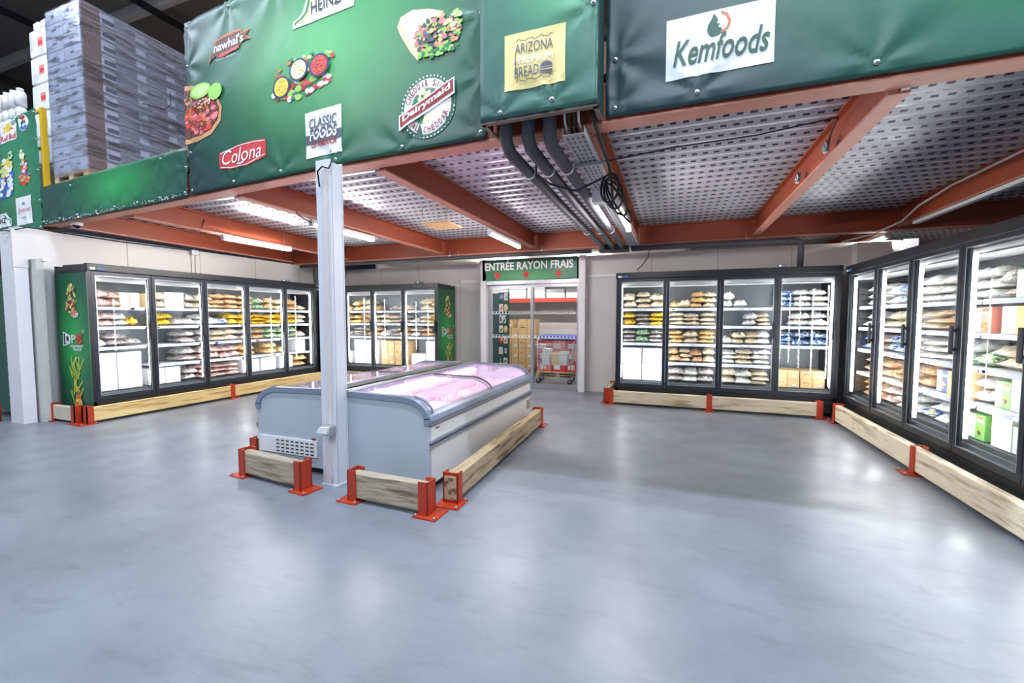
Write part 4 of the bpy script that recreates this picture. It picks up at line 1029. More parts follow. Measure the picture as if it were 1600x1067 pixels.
# ------------------------------------------------------------------ timber guard rails with orange posts
def guard(name_label, p, q, posts, wood, h=.20, th=.095, z0=.035, turned=None):
    """timber from p to q; posts: list of (distance, kind)"""
    P, Q = Vector((p[0], p[1])), Vector((q[0], q[1])); d = Q-P; L = d.length; a = math.atan2(d.y, d.x)
    root = thing('timber_guard', name_label, 'guard rail', (p[0], p[1], 0), a)
    cuts = [0]+[s for s, k in posts if k == 'mid']+[L]
    for s0, s1 in zip(cuts, cuts[1:]):
        mb = MB(); mb.bbox((s0+.004, 0, z0), (s1-.004, th, z0+h), wood, .012); mb.build('timber', root)
    for s, k in posts:
        mb = MB(); t = .012; hh = z0+h+.025
        if k == 'mid':
            mb.box((s-.04, -t, .0), (s+.04, 0, hh), M_orange).box((s-.04, th, 0), (s+.04, th+t, hh), M_orange).box((s-t/2, 0, hh-.0), (s+t/2, th, hh+.01), M_orange)
            pl = (s-.08, -.10, s+.08, th+.04)
        else:
            sg = -1 if k == 'start' else 1      # channel closed at the outer end
            e = s+sg*t
            mb.box((min(s, e), -t, 0), (max(s, e), th+t, hh), M_orange)
            mb.box((min(s-sg*.07, e), -t, 0), (max(s-sg*.07, e), 0, hh), M_orange).box((min(s-sg*.07, e), th, 0), (max(s-sg*.07, e), th+t, hh), M_orange)
            pl = (min(s-sg*.10, s+sg*.10), -.05, max(s-sg*.10, s+sg*.10), th+.05)
        po = mb.build('post', root)
        pb = MB().box((pl[0], pl[1], .0), (pl[2], pl[3], .012), M_orange)
        for bx_, by_ in ((pl[0]+.02, pl[1]+.02), (pl[2]-.02, pl[1]+.02)): pb.tube([(bx_, by_, .012), (bx_, by_, .026)], .011, M_zinc, 6)
        pb.build('base_plate', po)
    return root
def gp(px, py): p = at(px, py, Z=0); return (p.x, p.y)
guard('short weathered timber guard in front of the left chest freezer', (-3.80, 2.83), (-2.96, 2.74), [(0, 'start'), (.84, 'end')], M_woodX, h=.205)
guard('cracked weathered timber guard in front of the right chest freezer', (-2.44, 2.74), (-1.70, 2.72), [(0, 'start'), (.74, 'end')], M_woodX, h=.205)
guard('long rough timber guard along the right side of the chest freezer', (-1.585, 2.97), (-1.66, 5.64), [(0.02, 'start'), (2.67, 'end')], M_woodY, h=.20, th=.11)
guard('timber guard at the left side of the left chest freezer, nearly hidden', (-4.08, 5.6), (-4.06, 3.15), [(0, 'start'), (2.45, 'end')], M_woodY, h=.2, th=.08)
guard('long yellowish timber guard before the left wall freezer', (-7.625, 3.46), (-7.625, 8.0), [(0, 'start'), (2.12, 'mid'), (4.45, 'end')], M_woodL, h=.20, th=.07)
for o in [COL.objects[-1]]: pass
guard('short grey timber guard at the near end of the left wall freezer', (-8.44, 3.42), (-7.84, 3.42), [(0, 'start'), (.60, 'end')], mat('grey_timber', S(198, 188, 170), .8, namt=.2, nscale=6), h=.20, th=.07)
guard('timber guard before the far corner freezer', (-7.5, 8.05), (-4.75, 8.05), [(0, 'start'), (2.75, 'end')], M_woodX, h=.20, th=.08)
guard('pale timber guard before the freezer right of the doors', (-1.0, 7.50), (2.10, 7.46), [(0, 'start'), (1.58, 'mid'), (3.1, 'end')], M_woodR, h=.20, th=.085)
guard('short timber guard at the left end of the freezer right of the doors', (-1.10, 8.5), (-1.10, 7.62), [(0, 'start'), (.88, 'end')], M_woodRY, h=.20, th=.07)
guard('long pale timber guard before the right wall freezer', (2.19, 7.30), (2.19, 2.9), [(0, 'start'), (2.17, 'mid'), (4.4, 'end')], M_woodRY, h=.215, th=.09)

# ------------------------------------------------------------------ tube lights
def tube_light(p, q, label):
    P, Q = Vector(p), Vector(q); d = Q-P; L = d.length
    root = thing('tube_light', label, 'tube light', p, math.atan2(d.y, d.x))
    MB().bbox((0, -.04, .0), (L, .04, .05), M_white, .01).build('housing', root)
    MB().tube([(.02, 0, -.018), (L-.02, 0, -.018)], .019, M_tube, 10).build('tube', root)
    MB().box((-.02, -.03, -.035), (.015, .03, .05), M_white).build('end_cap', root); MB().box((L-.015, -.03, -.035), (L+.02, .03, .05), M_white).build('end_cap', root)
    return root
tl_ = tube_light((-6.62, 4.78, 2.755), (-6.62, 6.03, 2.755), 'lit tube light above the left wall freezer, leftmost one')
for xx in (.12, 1.13): MB().tube([(xx, 0, .05), (xx, 0, .362)], .003, M_zinc, 5).build('hanger_wire', tl_)
tube_light((-4.56, 4.52, 2.76), (-4.56, 5.77, 2.76), 'lit tube light partly behind the white column')
tube_light((-2.56, 5.90, 2.755), (-2.56, 7.20, 2.755), 'lit tube light before the entrance sign')
tube_light((-.56, 4.62, 2.66), (-.56, 5.88, 2.66), 'lit tube light under the perforated cable tray')
tube_light((3.12, 8.4, 2.775), (3.12, 9.6, 2.775), 'lit tube light in the far right corner beyond the cross beam')

# ------------------------------------------------------------------ pipes, tray and cables under the deck
def pipe(pts, r, label, rings=()):
    root = thing('insulated_pipe', label, 'pipe', (0, 0, 0))
    MB().tube(pts, r, M_foam, 14).build('insulation', root)
    for t in rings:
        t0, t1 = Vector(t[0]), Vector(t[1]); MB().tube([t0, t0+(t1-t0).normalized()*.018], r+.004, M_wprint, 14).build('tape_band', root)
    return root
names = ['leftmost of the three dark insulated pipes dropping from the box banner', 'middle one of the three dark insulated pipes', 'rightmost of the three insulated pipes, beside the cable tray']
for i, (xs_, xe_) in enumerate(((-1.17, -1.16), (-1.0, -.99), (-.84, -.84))):
    pts = [(xs_+.02, 2.96, 3.9), (xs_+.02, 2.96, 2.95), (xs_+.005, 2.99, 2.80), (xs_, 3.08, 2.74), (xs_, 3.25, 2.735), (xs_, 4.2, 2.735), (xe_, 7.7, 2.735), (xe_, 7.82, 2.72)]
    pipe(pts, .048, names[i], [((xs_, 3.55, 2.735), (xs_, 4, 2.735)), ((xs_, 6.2, 2.735), (xs_, 7, 2.735))])
pipe([(-8.3, 7.86, 2.71), (-3.2, 7.86, 2.71), (-1.4, 7.86, 2.70)], .035, 'thin dark pipe running along the back beam to the left corner')
pipe([(-7.95, 7.95, 2.72), (-7.95, 7.95, 2.5), (-7.95, 7.98, 2.27)], .05, 'dark pipe dropping behind the left wall freezer in the corner')
pipe([(-.7, 7.86, 2.71), (1.75, 7.86, 2.70), (1.84, 7.87, 2.68), (1.86, 7.9, 2.60), (1.86, 7.93, 2.28)], .045, 'dark pipe along the back beam bending down onto the freezer right of the doors')
MB().bbox((-1.25, 7.7, 2.66), (-.74, 7.95, 2.79), M_dark, .02).build('pipe_bend_box', label='black insulated bend block where the three pipes end', cat='pipe bend')
# perforated cable tray
root = thing('cable_tray', 'white perforated cable tray running under the joist from the box banner', 'cable tray', (-.665, 2.98, 2.76))
tr = MB()
tr.box((-.075, 0, -.0), (.075, 5.6, .004), M_zinc).box((-.077, 0, 0), (-.074, 5.6, .05), M_white).box((.074, 0, 0), (.077, 5.6, .05), M_white)
for j in range(70):
    for i in range(4):
        x = -.055+i*.036; y = .05+j*.079; tr.box((x-.0015, y, -.0012), (x+.009, y+.040, .0), M_ink)
tr.build('tray', root)
MB().box((-.11, 1.38, -.11), (.11, 1.50, .0), M_white).build('junction_box', root)
for y in (.55, 4.55):
    MB().box((-.11, y, -.03), (.13, y+.03, -.005), M_zinc).tube([(-.105, y+.015, -.03), (-.105, y+.015, .34)], .005, M_zinc).tube([(.12, y+.015, -.03), (.12, y+.015, .34)], .005, M_zinc).build('hanger', root)
for dx in (-.05, -.02, .015, .045):
    MB().tube([(dx, -.09, .9), (dx, -.09, .25), (dx, -.03, .07), (dx, .12, .03), (dx*.8, 1.3, .02)], .008, M_wcable if dx in (-.05, .045) else M_cable).build('cable', root)
# coiled spare cables
c = MB(); cc = Vector((-.50, 3.62, 2.58))
for k in range(4):
    pts = []
    for i in range(26):
        a = 2*PI*i/25*1.0; pts.append((cc.x+.05*k*.4+(.07+.012*k)*math.cos(a+k), cc.y+.05*math.sin(a*1.0)+.05*k, cc.z-.02+(.13+.012*k)*math.sin(a+k*.6)-.03*k))
    c.tube(pts, .010, M_cable, 6)
c.tube([(-.535, 2.98, 2.96), (-.53, 3.04, 2.84), (-.52, 3.35, 2.80), (-.50, 3.58, 2.72), (-.50, 3.75, 2.62), (-.52, 3.95, 2.50)], .014, M_cable)
c.tube([(-.52, 3.62, 2.66), (-.8, 3.75, 2.60), (-1.0, 3.62, 2.64), (-1.09, 3.5, 2.70), (-1.085, 3.45, 2.95)], .009, M_cable)
c.build('cable_coil', label='tangled coil of black cables hanging below the cable tray', cat='cable')
MB().tube([(-.60, 3.7, 2.80), (.0, 3.85, 2.90), (.6, 3.9, 2.93), (1.15, 4.0, 3.02), (1.18, 4.25, 3.0), (1.17, 4.30, 2.9)], .006, M_cable).tube([(-.05, 3.85, 2.90), (.02, 4.1, 3.0), (.02, 4.4, 3.1)], .004, M_cable).build('black_wire', label='thin black wire from the cable coil to the red joist', cat='cable')
MB().tube([(-.40, 8.0, 2.70), (-.42, 7.9, 2.55), (-.52, 7.85, 2.40), (-.6, 7.84, 2.33)], .008, M_cable).build('black_wire', label='short black wire hanging above the freezer right of the doors', cat='cable')
for (x, y, lb) in ((1.18, 4.30, 'round white junction box with tangled wire on the joist, nearer one'), (1.18, 5.15, 'round white junction box on the joist, farther one')):
    root = thing('junction_box', lb, 'junction box', (x, y, 2.90))
    MB().tube([(0, 0, 0), (-.03, -.0, .0)], .045, M_white, 18).build('housing', root); MB().tube([(-.03, 0, 0), (-.04, 0, 0)], .03, M_zinc, 14).build('cover', root)
    pts = [(-.02+.01*math.sin(i), .07*math.cos(i*.6), .05*math.sin(i*.6)+.01) for i in range(22)]
    MB().tube(pts, .004, M_cable, 5).build('wire', root)
# hanging chipboard panel
root = thing('hanging_board', 'small chipboard panel hanging from threaded rods under the deck', 'board', (-3.24, 5.70, 2.86))
MB().box((-.22, -.24, 0), (.22, .24, .018), mat('chipboard', S(214, 172, 118), .75, namt=.15, nscale=22)).build('panel', root)
for x, y in ((-.2, -.22), (.2, -.22), (-.2, .22), (.2, .22)): MB().tube([(x, y, -.01), (x, y, .25)], .006, M_zinc, 6).build('rod', root)
# beam clamps, white cable and conduits on the joists
MB().tube([(3.04, 3.4, 3.06), (3.04, 5.0, 3.06), (3.04, 6.6, 3.05), (3.03, 7.3, 2.98), (2.98, 7.6, 2.84), (2.75, 7.9, 2.73), (2.5, 8.3, 2.70)], .014, M_wcable).build('white_cable', label='white cable clipped along the joist above the right wall freezer', cat='cable')
root = thing('light_rail', 'pale metal rail hanging beside the joist above the right wall freezer', 'rail')
MB().box((3.02, 3.6, 2.76), (3.08, 7.4, 2.80), M_white).build('rail', root); MB().tube([(3.05, 5.2, 2.3), (3.05, 5.2, 2.76)], .012, M_zinc).build('hanger_rod', root)
MB().box((3.03, 5.1, 2.90), (3.06, 5.22, 3.0), M_white).build('socket_box', label='small white box on the joist above the right wall freezer', cat='junction box')
MB().bbox((2.75, 8.42, 2.36), (3.2, WB-.012, 2.7), M_panel, .01).build('service_box', label='pale cold-room box in the back right corner above the freezers', cat='box')
# left wall conduit and wires
root = thing('wall_conduit', 'grey conduit with white junction box above the left wall freezer', 'conduit')
MB().box((-8.716, 5.63, 2.0), (-8.69, 5.66, 2.72), M_wcable).box((-8.716, 5.70, 2.0), (-8.69, 5.72, 2.72), M_wcable).build('conduit', root)
MB().bbox((-8.43, 5.60, 2.83), (-8.34, 5.70, 2.95), M_white, .01).build('junction_box', root) if False else MB().bbox((-8.716, 5.60, 2.70), (-8.62, 5.73, 2.80), M_white, .01).build('junction_box', root)
MB().tube([(-8.66, 3.3, 2.79), (-8.66, 4.4, 2.77), (-8.66, 5.6, 2.78)], .008, M_cable).build('black_wire', label='thin black wire along the top of the left wall', cat='cable')
MB().tube([(-8.9, 3.28, 2.74), (-8.75, 3.12, 2.70), (-8.55, 3.16, 2.69), (-8.4, 3.3, 2.76)], .008, M_cable).build('black_wire', label='loose black wire at the top of the left portal column', cat='cable')
MB().tube([(-6.78, 4.60, 3.0), (-6.80, 4.58, 2.9), (-6.80, 4.55, 2.82)], .008, M_cable).tube([(-4.5, 4.2, 2.84), (-4.49, 4.3, 2.78), (-4.55, 4.50, 2.77)], .008, M_cable).build('black_wire', label='short black wires feeding the tube lights', cat='cable')
for (p, lb) in (((-8.02, 3.64, 2.855), 'small white dome camera under the banner edge near the left column'), ((.55, 8.3, 0), '')):
    if not lb: continue
    root = thing('dome_camera', lb, 'camera', p)
    MB().tube([(0, 0, 0), (0, 0, -.04)], [.07, .065], M_white, 18).build('housing', root)
    MB().tube([(0, 0, -.04), (0, 0, -.06), (0, 0, -.078)], [.048, .040, .018], mat('dark_dome', S(30, 30, 36), .1), 16).build('lens_dome', root)
# clamps on cross beam
for i, x in enumerate((-4.35, -4.15, -2.35, 1.1)):
    MB().tube([(x, 7.93, 2.74), (x, 7.93, 2.86)], .008, M_zinc).box((x-.02, 7.90, 2.77), (x+.02, 7.945, 2.79), M_zinc).build('beam_clamp', label='small zinc clamp on the lower edge of the back cross beam, %s from left' % ORD[i], cat='clamp', group='clamps on the cross beam')
# ------------------------------------------------------------------ goods stored on the mezzanine
M_wrap = rampmat('stretch_wrapped_boxes', [(.3, S(150, 150, 166)), (.5, S(184, 184, 198)), (.7, S(222, 222, 232))], .28, .15, 'N', 2.2, bump=.5, coat=.6, rnd=False, stretch=(1, 1, 6), bscale=5)
M_wrapf = rampmat('stretch_wrapped_front', [(.3, S(186, 194, 206)), (.6, S(214, 222, 232))], .35, 0, 'N', 3, bump=.35, coat=.4, rnd=False, bscale=8)
M_brown = mat('wrapped_brown_box', S(160, 138, 130), .4, coat=.4)
M_lbl = mat('wrapped_label', S(226, 228, 238), .4)
M_lblink = mat('label_bars', S(126, 126, 142), .5)
ZF = 3.42
cx0 = at(137, 262, Y=3.62); PX = cx0.x; PY = 3.62
wl = PX-at(86, 285, Y=PY).x; tl = 5.25-PY
ztop = at(130, -6, Y=PY).z
def pallet(name, x0, x1, y0, y1, z, label):
    root = thing(name, label, 'pallet', ((x0+x1)/2, (y0+y1)/2, z)); a, b = (x1-x0)/2, (y1-y0)/2
    for yy in (-b, -.05, b-.1): MB().box((-a, yy, 0), (a, yy+.1, .02), M_kraft).build('bottom_board', root)
    for xx in (-a, -.05, a-.1):
        for yy in (-b, -.05, b-.1): MB().box((xx, yy, .02), (xx+.1, yy+.1, .10), M_ply).build('block', root)
    n = 7
    for i in range(n):
        yy = -b+(2*b-.1)*i/(n-1); MB().box((-a, yy, .12), (a, yy+.1, .14), M_kraft).build('top_board', root)
    MB().box((-a, -b, .10), (-a+.1, b, .12), M_ply).box((-.05, -b, .10), (.05, b, .12), M_ply).box((a-.1, -b, .10), (a, b, .12), M_ply).build('stringer', root)
    return root
pallet('wooden_pallet', PX-wl, PX, PY, PY+tl, ZF, 'wooden pallet on the mezzanine under the shrink-wrapped boxes')
zb = ZF+.142; hb = (ztop-zb)/12
nb_ = 4; db = tl/nb_
LN = ['lowest', 'second', 'third', 'fourth', 'fifth', 'sixth', 'seventh', 'eighth', 'ninth', 'tenth', 'eleventh', 'topmost']
bx_mesh = {}
def wrapbox(w_, d_, h_, corner):
    k = corner
    if k in bx_mesh: return bx_mesh[k]
    mb = MB(); mb.bbox((0, 0, 0), (w_, d_, h_), M_wrap if corner else M_wrap, .006)
    # end seen from the front
    mb.box((.004, -.001, .004), (w_-.004, .0, h_-.004), M_wrapf)
    mb.box((w_*.35, -.0018, h_*.45), (w_*.6, -.001, h_*.6), M_lblink)
    if corner:
        mb.box((w_, .02, .006), (w_+.001, d_*.55, h_-.006), M_brown)
    if corner: mb.box((w_, d_*.55, .012), (w_+.0016, d_-.02, h_-.03), M_lbl); mb.box((w_+.0016, d_*.62, .03), (w_+.0022, d_*.95, h_*.5), M_lblink)
    else: mb.box((w_, d_*.60, .02), (w_+.0016, d_*.9, h_*.55), M_lbl)
    o = mb.build('t'); me = o.data; bpy.data.objects.remove(o); bx_mesh[k] = me; return me
for l in range(12):
    for j in range(nb_):
        for i in range(2):
            if i == 0 and j > 0: continue
            o = bpy.data.objects.new('wrapped_carton', wrapbox(wl/2-.002, db-.003, hb-.003, j == 0 and i == 1)); COL.objects.link(o)
            o.location = (PX-wl+i*wl/2+.001, PY+j*db+.0015, zb+l*hb+.001)
            tag(o, 'shrink-wrapped carton, %s layer of the tall stack, %s' % (LN[l], 'front left column' if i == 0 else ['front right corner column', 'second column back', 'third column back', 'rear column'][j]), 'carton', 'shrink-wrapped cartons on the mezzanine pallet')
# film around the stack
film = glass('stretch_film', (.93, .93, .97), 2.0)
fb = bpy.data.materials['stretch_film'].node_tree
for n_ in fb.nodes:
    if n_.type == 'BSDF_GLOSSY': n_.inputs['Roughness'].default_value = .18
nn_ = fb.nodes.new('ShaderNodeTexNoise'); nn_.inputs['Scale'].default_value = 3.2; nn_.inputs['Detail'].default_value = 5
mp_ = fb.nodes.new('ShaderNodeMapping'); mp_.inputs['Scale'].default_value = (1, .6, 4); mp_.inputs['Rotation'].default_value = (.35, 0, 0); tc_ = fb.nodes.new('ShaderNodeTexCoord')
bp_ = fb.nodes.new('ShaderNodeBump'); bp_.inputs['Strength'].default_value = .45; bp_.inputs['Distance'].default_value = .06
fb.links.new(tc_.outputs['Object'], mp_.inputs[0]); fb.links.new(mp_.outputs[0], nn_.inputs[0]); fb.links.new(nn_.outputs[0], bp_.inputs['Height'])
for n_ in fb.nodes:
    if n_.type == 'BSDF_GLOSSY': fb.links.new(bp_.outputs[0], n_.inputs['Normal'])
mxn = [n_ for n_ in fb.nodes if n_.type == 'MIX_SHADER'][0]; old = mxn.inputs[0].links[0].from_socket
rr = fb.nodes.new('ShaderNodeMapRange'); rr.inputs[1].default_value = .5; rr.inputs[2].default_value = .7; rr.inputs[3].default_value = .06; rr.inputs[4].default_value = .5
ad = fb.nodes.new('ShaderNodeMath'); ad.operation = 'ADD'; ad.use_clamp = True
fb.links.new(nn_.outputs[0], rr.inputs[0]); fb.links.new(old, ad.inputs[0]); fb.links.new(rr.outputs[0], ad.inputs[1]); fb.links.new(ad.outputs[0], mxn.inputs[0])
e = .006
mb = MB(); q = [(PX-wl-e, PY-e), (PX+e, PY-e), (PX+e, PY+tl+e), (PX-wl-e, PY+tl+e)]
mb.add([(x, y, z) for z in (zb-.05, ztop+.004) for x, y in q], [(0, 1, 5, 4), (1, 2, 6, 5), (2, 3, 7, 6), (3, 0, 4, 7), (4, 5, 6, 7)], film)
o = mb.build('stretch_film', label='clear stretch film wrapped round the tall stack of cartons', cat='stretch film')
md = o.modifiers.new('t', 'SOLIDIFY'); md.thickness = .0008
MB().tube([(PX+.012, PY+.7, zb+1.2), (PX+.014, PY+1.0, zb+1.24), (PX+.014, PY+1.1, zb+1.36), (PX+.014, PY+1.10, zb+1.56)], .004, M_dark).build('loose_strap', label='thin dark strap tail on the stretch wrapped stack', cat='strap')
# white packs behind, with bottle tops
M_pack = rampmat('white_pack_film', [(.3, S(196, 196, 200)), (.5, S(226, 226, 228)), (.7, S(240, 240, 240))], .4, 0, 'N', 5, bump=.6, coat=.3, rnd=True, bscale=9)
sx1 = at(88, 150, Y=4.0).x; sx0 = at(50, 150, Y=4.0).x
ztp = at(60, 42, Y=4.0).z
pallet('wooden_pallet', sx0-.01, sx1+.25, 4.0, 4.9, ZF, 'wooden pallet under the stack of white bottle packs')
hp = (ztp-zb)/6
for l in range(6):
    for i in range(2):
        wv = (sx1-sx0+.25)/2
        mb = MB(); mb.bbox((.004, 0, .0), (wv-.004, .85, hp-.02), M_pack, .03); mb.box((wv*.55, -.002, hp*.3), (wv*.85, .001, hp*.62), P_pink); mb.box((wv*.58, -.003, hp*.36), (wv*.82, -.001, hp*.5), P_red)
        mb.build('bottle_pack', None, (sx0+i*wv, 4.0, zb+l*hp), label='white film pack with red label, %s layer, %s column' % (['lowest', 'second', 'third', 'fourth', 'fifth', 'topmost'][l], ['left', 'right'][i]), cat='bottle pack', group='white packs on the mezzanine')
def bottle(x, y, z, h, r, lb, grp):
    mb = MB().tube([(0, 0, 0), (0, 0, h*.7), (0, 0, h*.82), (0, 0, h*.86), (0, 0, h*.87), (0, 0, h)], [r, r, r*.8, r*.5, r*.62, r*.62], M_pack, 14)
    mb.build('white_bottle', None, (x, y, z), label=lb, cat='bottle', group=grp)
for i in range(3): bottle(sx0+.14+i*.2, 4.1, ztp-.018, .16, .085, 'white bottle standing on top of the white packs, %s from left' % ORD[i], 'bottles on top of the white packs')
bz = at(20, 170, Y=4.3).z
for l in range(2):
    for i in range(6):
        x = at(-20+i*10.5, 160, Y=4.3).x
        bottle(x, 4.3, bz-.22*l-.0, .22 if l else .30, .078, 'white bottle behind the drinks banner, %s row, %s from left' % (['upper', 'lower'][l], ORD[i]), 'white bottles behind the drinks banner')
MB().box((-11, 4.2, ZF), (sx0-.02, 4.9, bz-.225), mat('wrapped_pack_base', S(206, 206, 210), .5, bump=.3)).build('bottle_pallet_load', label='pale wrapped pallet load behind the drinks banner', cat='pallet load')
# yellow gate frame
yx = at(70, 230, Y=3.66).x
root = thing('safety_gate', 'yellow steel safety gate frame beside the drinks banner', 'gate', (yx, 3.66, ZF))
M_yel = mat('yellow_paint', S(222, 178, 40), .4, namt=.12)
zt_ = at(70, 168, Y=3.66).z-ZF
MB().box((-.03, -.03, 0), (.03, .03, zt_), M_yel).build('post', root)
MB().box((-.40, -.02, zt_-.05), (-.03, .02, zt_-.01), M_yel).build('top_rail', root); MB().box((-.40, -.015, zt_*.5), (-.03, .015, zt_*.5+.03), M_yel).build('mid_rail', root)
# floor edge board along the mezzanine
mb = MB(); mb.prism([(-8.64, fy(-8.64)+.02), (-5.16, fy(-5.16)+.02), (-5.16, fy(-5.16)+.16), (-8.64, fy(-8.64)+.16)], 'z', 3.416, 3.44, M_ply); mb.build('edge_board', label='chipboard floor edge along the top of the short green banner', cat='board')

# ------------------------------------------------------------------ left aisle beyond the column
root = thing('pallet_rack', 'orange and blue pallet rack glimpsed beyond the left column', 'rack', (-9.6, 3.9, 0))
for x in (-.75, .45):
    for y in (0, .9): MB().box((x, y, 0), (x+.08, y+.06, 2.7), mat('rack_blue', S(44, 52, 80), .5)).build('upright', root)
for z in (.25, 1.1, 1.9, 2.5):
    MB().box((-.75, -.02, z), (.53, .0, z+.09), M_orange).box((-.75, .96, z), (.53, .98, z+.09), M_orange).build('beam', root)
    MB().box((-.7, 0, z+.09), (.5, .96, z+.10), M_ply).build('shelf', root)
for i, z in enumerate((.36, 1.21, 2.01)):
    for j in range(4):
        mb = MB(); mb.bbox((0, 0, 0), (.27, .5, .42), [P_navy, P_slate, P_blue][(i+j) % 3], .02); mb.build('drinks_pack', None, (-10.28+j*.29, 4.0, z), label='dark drinks pack on the %s level of the rack at the far left, %s along' % (['lowest', 'middle', 'upper'][i], ORD[j]), cat='drinks pack', group='drinks packs on the left rack')
MB().tube([(-9.12, 3.12, .0), (-9.12, 3.12, .25)], .05, M_orange, 10).build('rack_guard', label='orange rack guard at the far left edge', cat='guard post')

# ------------------------------------------------------------------ cold room behind the sliding doors
root = thing('storage_rack', 'red beamed storage rack at the back of the cold room', 'rack', (-3.6, 11.6, 0))
for x in (-2.2, 2.1):
    for y in (0, .8): MB().box((x, y, 0), (x+.08, y+.06, 2.85), mat('rack_upright', S(70, 60, 66), .5)).build('upright', root)
MB().box((-2.2, -.03, 1.93), (2.18, .0, 2.04), mat('rack_red', S(200, 70, 50), .45)).build('beam', root)
MB().box((-2.2, .0, 2.0), (2.18, .86, 2.04), M_ply).build('shelf', root)
MB().box((-2.2, -.01, 1.18), (2.18, .0, 1.30), mat('curtain_rail', S(190, 176, 170), .5)).build('lower_beam', root)
for i in range(7):
    w_ = .52
    for l in range(2 if i in (1, 2, 3) else 1):
        o = place_carton('W', Matrix.Translation((-5.3+i*.56, 11.85, 2.045+l*.26)), w_, .45, .25, 'white carton on the cold room rack, %s, %s from left' % (['lower', 'upper'][l], ORD[i]), 'white cartons on the cold room rack')
n = 0
def kc(x, y, z, w_, d_, h_, lb): place_carton('K', Matrix.Translation((x, y, z)), w_, d_, h_, lb, 'brown cartons in the cold room')
pallet('wooden_pallet', -4.6, -3.5, 10.6, 11.4, 0, 'wooden pallet under brown cartons in the cold room, left one')
for i, x in enumerate((-4.42, -4.02, -3.62)):
    for l in range(4 if i < 2 else 3):
        kc(x, 10.9, .142+l*.27, .38, .4, .265, 'brown carton behind the left door leaf, %s column, %s up' % (['left', 'middle', 'right'][i], ORD[l]))
kc(-4.2, 10.9, 1.225, .42, .36, .22, 'brown carton on top of the left pile in the cold room'); kc(-3.60, 10.95, .955, .46, .38, .50, 'tall brown carton on top of the right pile in the cold room')
pallet('wooden_pallet', -3.2, -2.1, 10.3, 11.1, 0, 'wooden pallet behind the shopping trolley in the cold room')
for i in range(3):
    for l in range(3):
        mb = MB(); mb.bbox((0, 0, 0), (.36, .6, .26), mat('red_crate_film', S(196, 60, 74), .4, coat=.3) if (i+l) % 3 else P_pink, .03)
        mb.box((.06, -.003, .06), (.22, .0, .18), M_wprint); mb.build('red_pack', None, (-3.19+i*.365, 10.4, .142+l*.265), label='red film pack behind the trolley, %s layer, %s column' % (['lowest', 'middle', 'highest'][l], ['left', 'middle', 'right'][i]), cat='food pack', group='red packs in the cold room')
MB().bbox((-3.15, 10.35, .945), (-2.1, 10.95, 1.06), mat('blue_tray_film', S(66, 96, 176), .4, bump=.6, bscale=18), .03).build('blue_tray', label='blue tray on top of the red packs in the cold room', cat='tray')
root = thing('logo_panel', 'tall green panel with printed logos seen through the left door leaf', 'panel', (-4.5, 9.9, 0))
px0, px1 = at(779, 500, Y=9.9).x, at(795, 500, Y=9.9).x
MB().box((px0+4.5, 0, .0), (px1+4.5, .06, 2.12), mat('aisle_banner_print', S(30, 80, 66), .4)).box((px0+4.5-.28, .0, .0), (px0+4.5-.005, .06, 2.1), mat('side_dark_print', S(60, 84, 92), .4)).build('panel_sheet', root)
D = Decal(lambda u, v, l: (u, -l, v), (px0+4.5, .15, px1+4.5, 2.12))
cols = [P_blue, P_tan, P_mar, P_cream, P_red, P_sand, P_green]
for i in range(7):
    for j in range(2):
        z0_ = .90-.135*i
        if i in (2, ):
            D.text('DPS', (.12, z0_-.02), (.75, z0_+.09), M_wprint, .03) if j == 0 else None; continue
        if (i+j) % 2: D.rect((.08+.46*j, z0_), (.46+.46*j, z0_+.09), M_wprint, 1); D.blobs((.27+.46*j, z0_+.045), .12, .025, [cols[i], cols[(i+3) % 7]], 8, .05, .3, i+j)
        else: D.ell((.27+.46*j, z0_+.045), .19, .045, cols[(i+2*j) % 7], 16); D.blobs((.27+.46*j, z0_+.045), .12, .03, [P_cream, cols[i]], 8, .05, .3, i+j)
D.build('printed_logos', root)
# evaporator on the cold room ceiling
root = thing('evaporator', 'dark evaporator unit under the cold room ceiling', 'cooling unit', (-2.7, 11.0, 2.52))
MB().bbox((-.7, -.25, 0), (.7, .25, .38), M_zinc, .02).build('housing', root); MB().tube([(-.35, -.26, .19), (-.35, -.27, .19)], .15, M_dark, 20).tube([(.35, -.26, .19), (.35, -.27, .19)], .15, M_dark, 20).build('fan_grille', root)
tube_light((-4.6, 10.0, 2.84), (-3.35, 10.0, 2.84), 'tube light on the cold room ceiling, left one')
tube_light((-2.6, 10.0, 2.84), (-1.35, 10.0, 2.84), 'tube light on the cold room ceiling, right one')
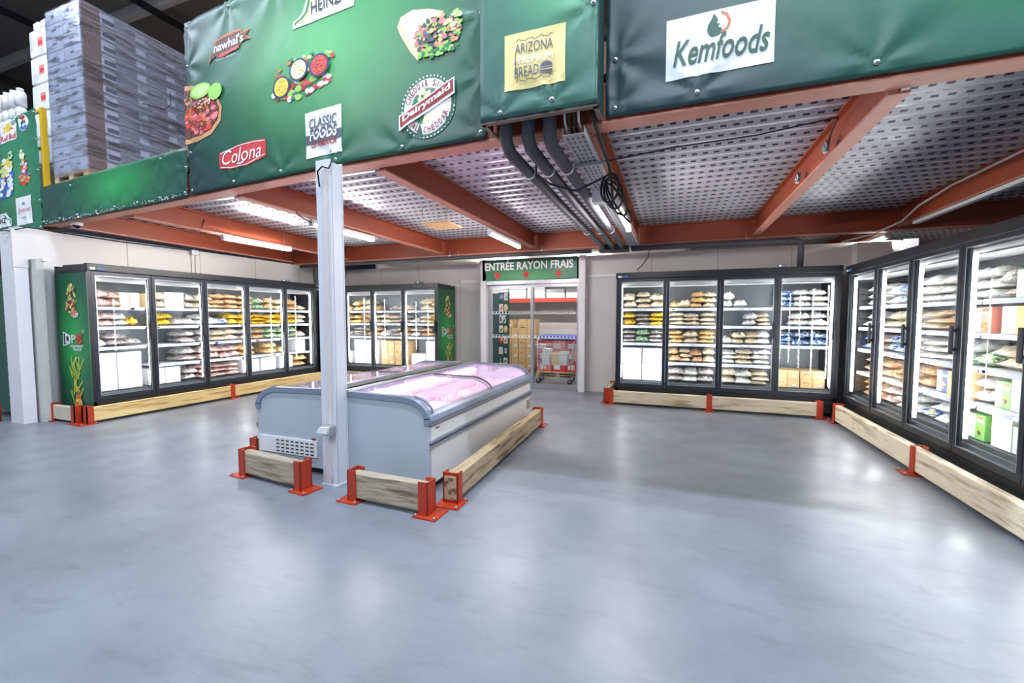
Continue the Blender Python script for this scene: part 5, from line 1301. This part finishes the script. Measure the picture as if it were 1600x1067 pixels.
# shopping trolley
tx = at(868, 590, Y=9.55).x
root = thing('shopping_trolley', 'wire shopping trolley standing behind the right door leaf', 'trolley', (tx, 9.55, 0), .08)
bk = MB(); zb0, zb1 = .42, .88
for z in (zb0, .5, .58, .66, .74, .82, zb1):
    f_ = (z-zb0)/(zb1-zb0); a, b = .36+.07*f_, .23+.05*f_
    bk.tube([(-a, -b, z), (a, -b, z), (a, b, z), (-a, b, z), (-a, -b, z)], .004 if z < zb1 else .009, M_zinc, 6)
for i in range(15):
    u = -1+2*i/14
    for s in (-1, 1): bk.tube([(.36*u, s*.23, zb0), (.43*u, s*.28, zb1)], .003, M_zinc, 5)
    bk.tube([(.36*u, -.23, zb0), (.36*u, .23, zb0)], .003, M_zinc, 5)
for i in range(9):
    u = -1+2*i/8
    for s in (-1, 1): bk.tube([(s*.36, .23*u, zb0), (s*.43, .28*u, zb1)], .003, M_zinc, 5)
bk.build('wire_basket', root)
fr_ = MB()
for sy in (-.21, .21): fr_.tube([(-.40, sy, .14), (.40, sy, .14)], .011, M_zinc).tube([(-.36, sy, .14), (-.30, sy, zb0)], .011, M_zinc).tube([(.38, sy, .14), (.38, sy, zb0), (.46, sy*1.2, .98)], .011, M_zinc)
fr_.tube([(-.40, -.21, .14), (-.40, .21, .14)], .011, M_zinc); fr_.build('chassis', root)
MB().tube([(.46, -.27, .98), (.46, .27, .98)], .016, P_red).build('handle', root)
for x in (-.36, .36):
    for y in (-.21, .21):
        wv = MB().tube([(x, y-.014, .06), (x, y+.014, .06)], .06, mat('wheel_rubber', S(60, 60, 64), .6), 18).tube([(x, y-.017, .06), (x, y+.017, .06)], .022, M_alu, 10).build('wheel', root)
        MB().box((x-.012, y-.024, .05), (x+.012, y-.018, .14), M_zinc).box((x-.012, y+.018, .05), (x+.012, y+.024, .14), M_zinc).build('caster_fork', wv)
for i, (x, h_) in enumerate(((-.2, .36), (.02, .26), (.2, .3))):
    place_carton('W' if i != 1 else 'U', Matrix.Translation((tx+x, 9.55, zb0+.006)), .18, .22, h_, 'pale pack inside the shopping trolley, %s one' % ['left', 'middle', 'right'][i], 'packs in the shopping trolley')
bpy.context.view_layer.update()
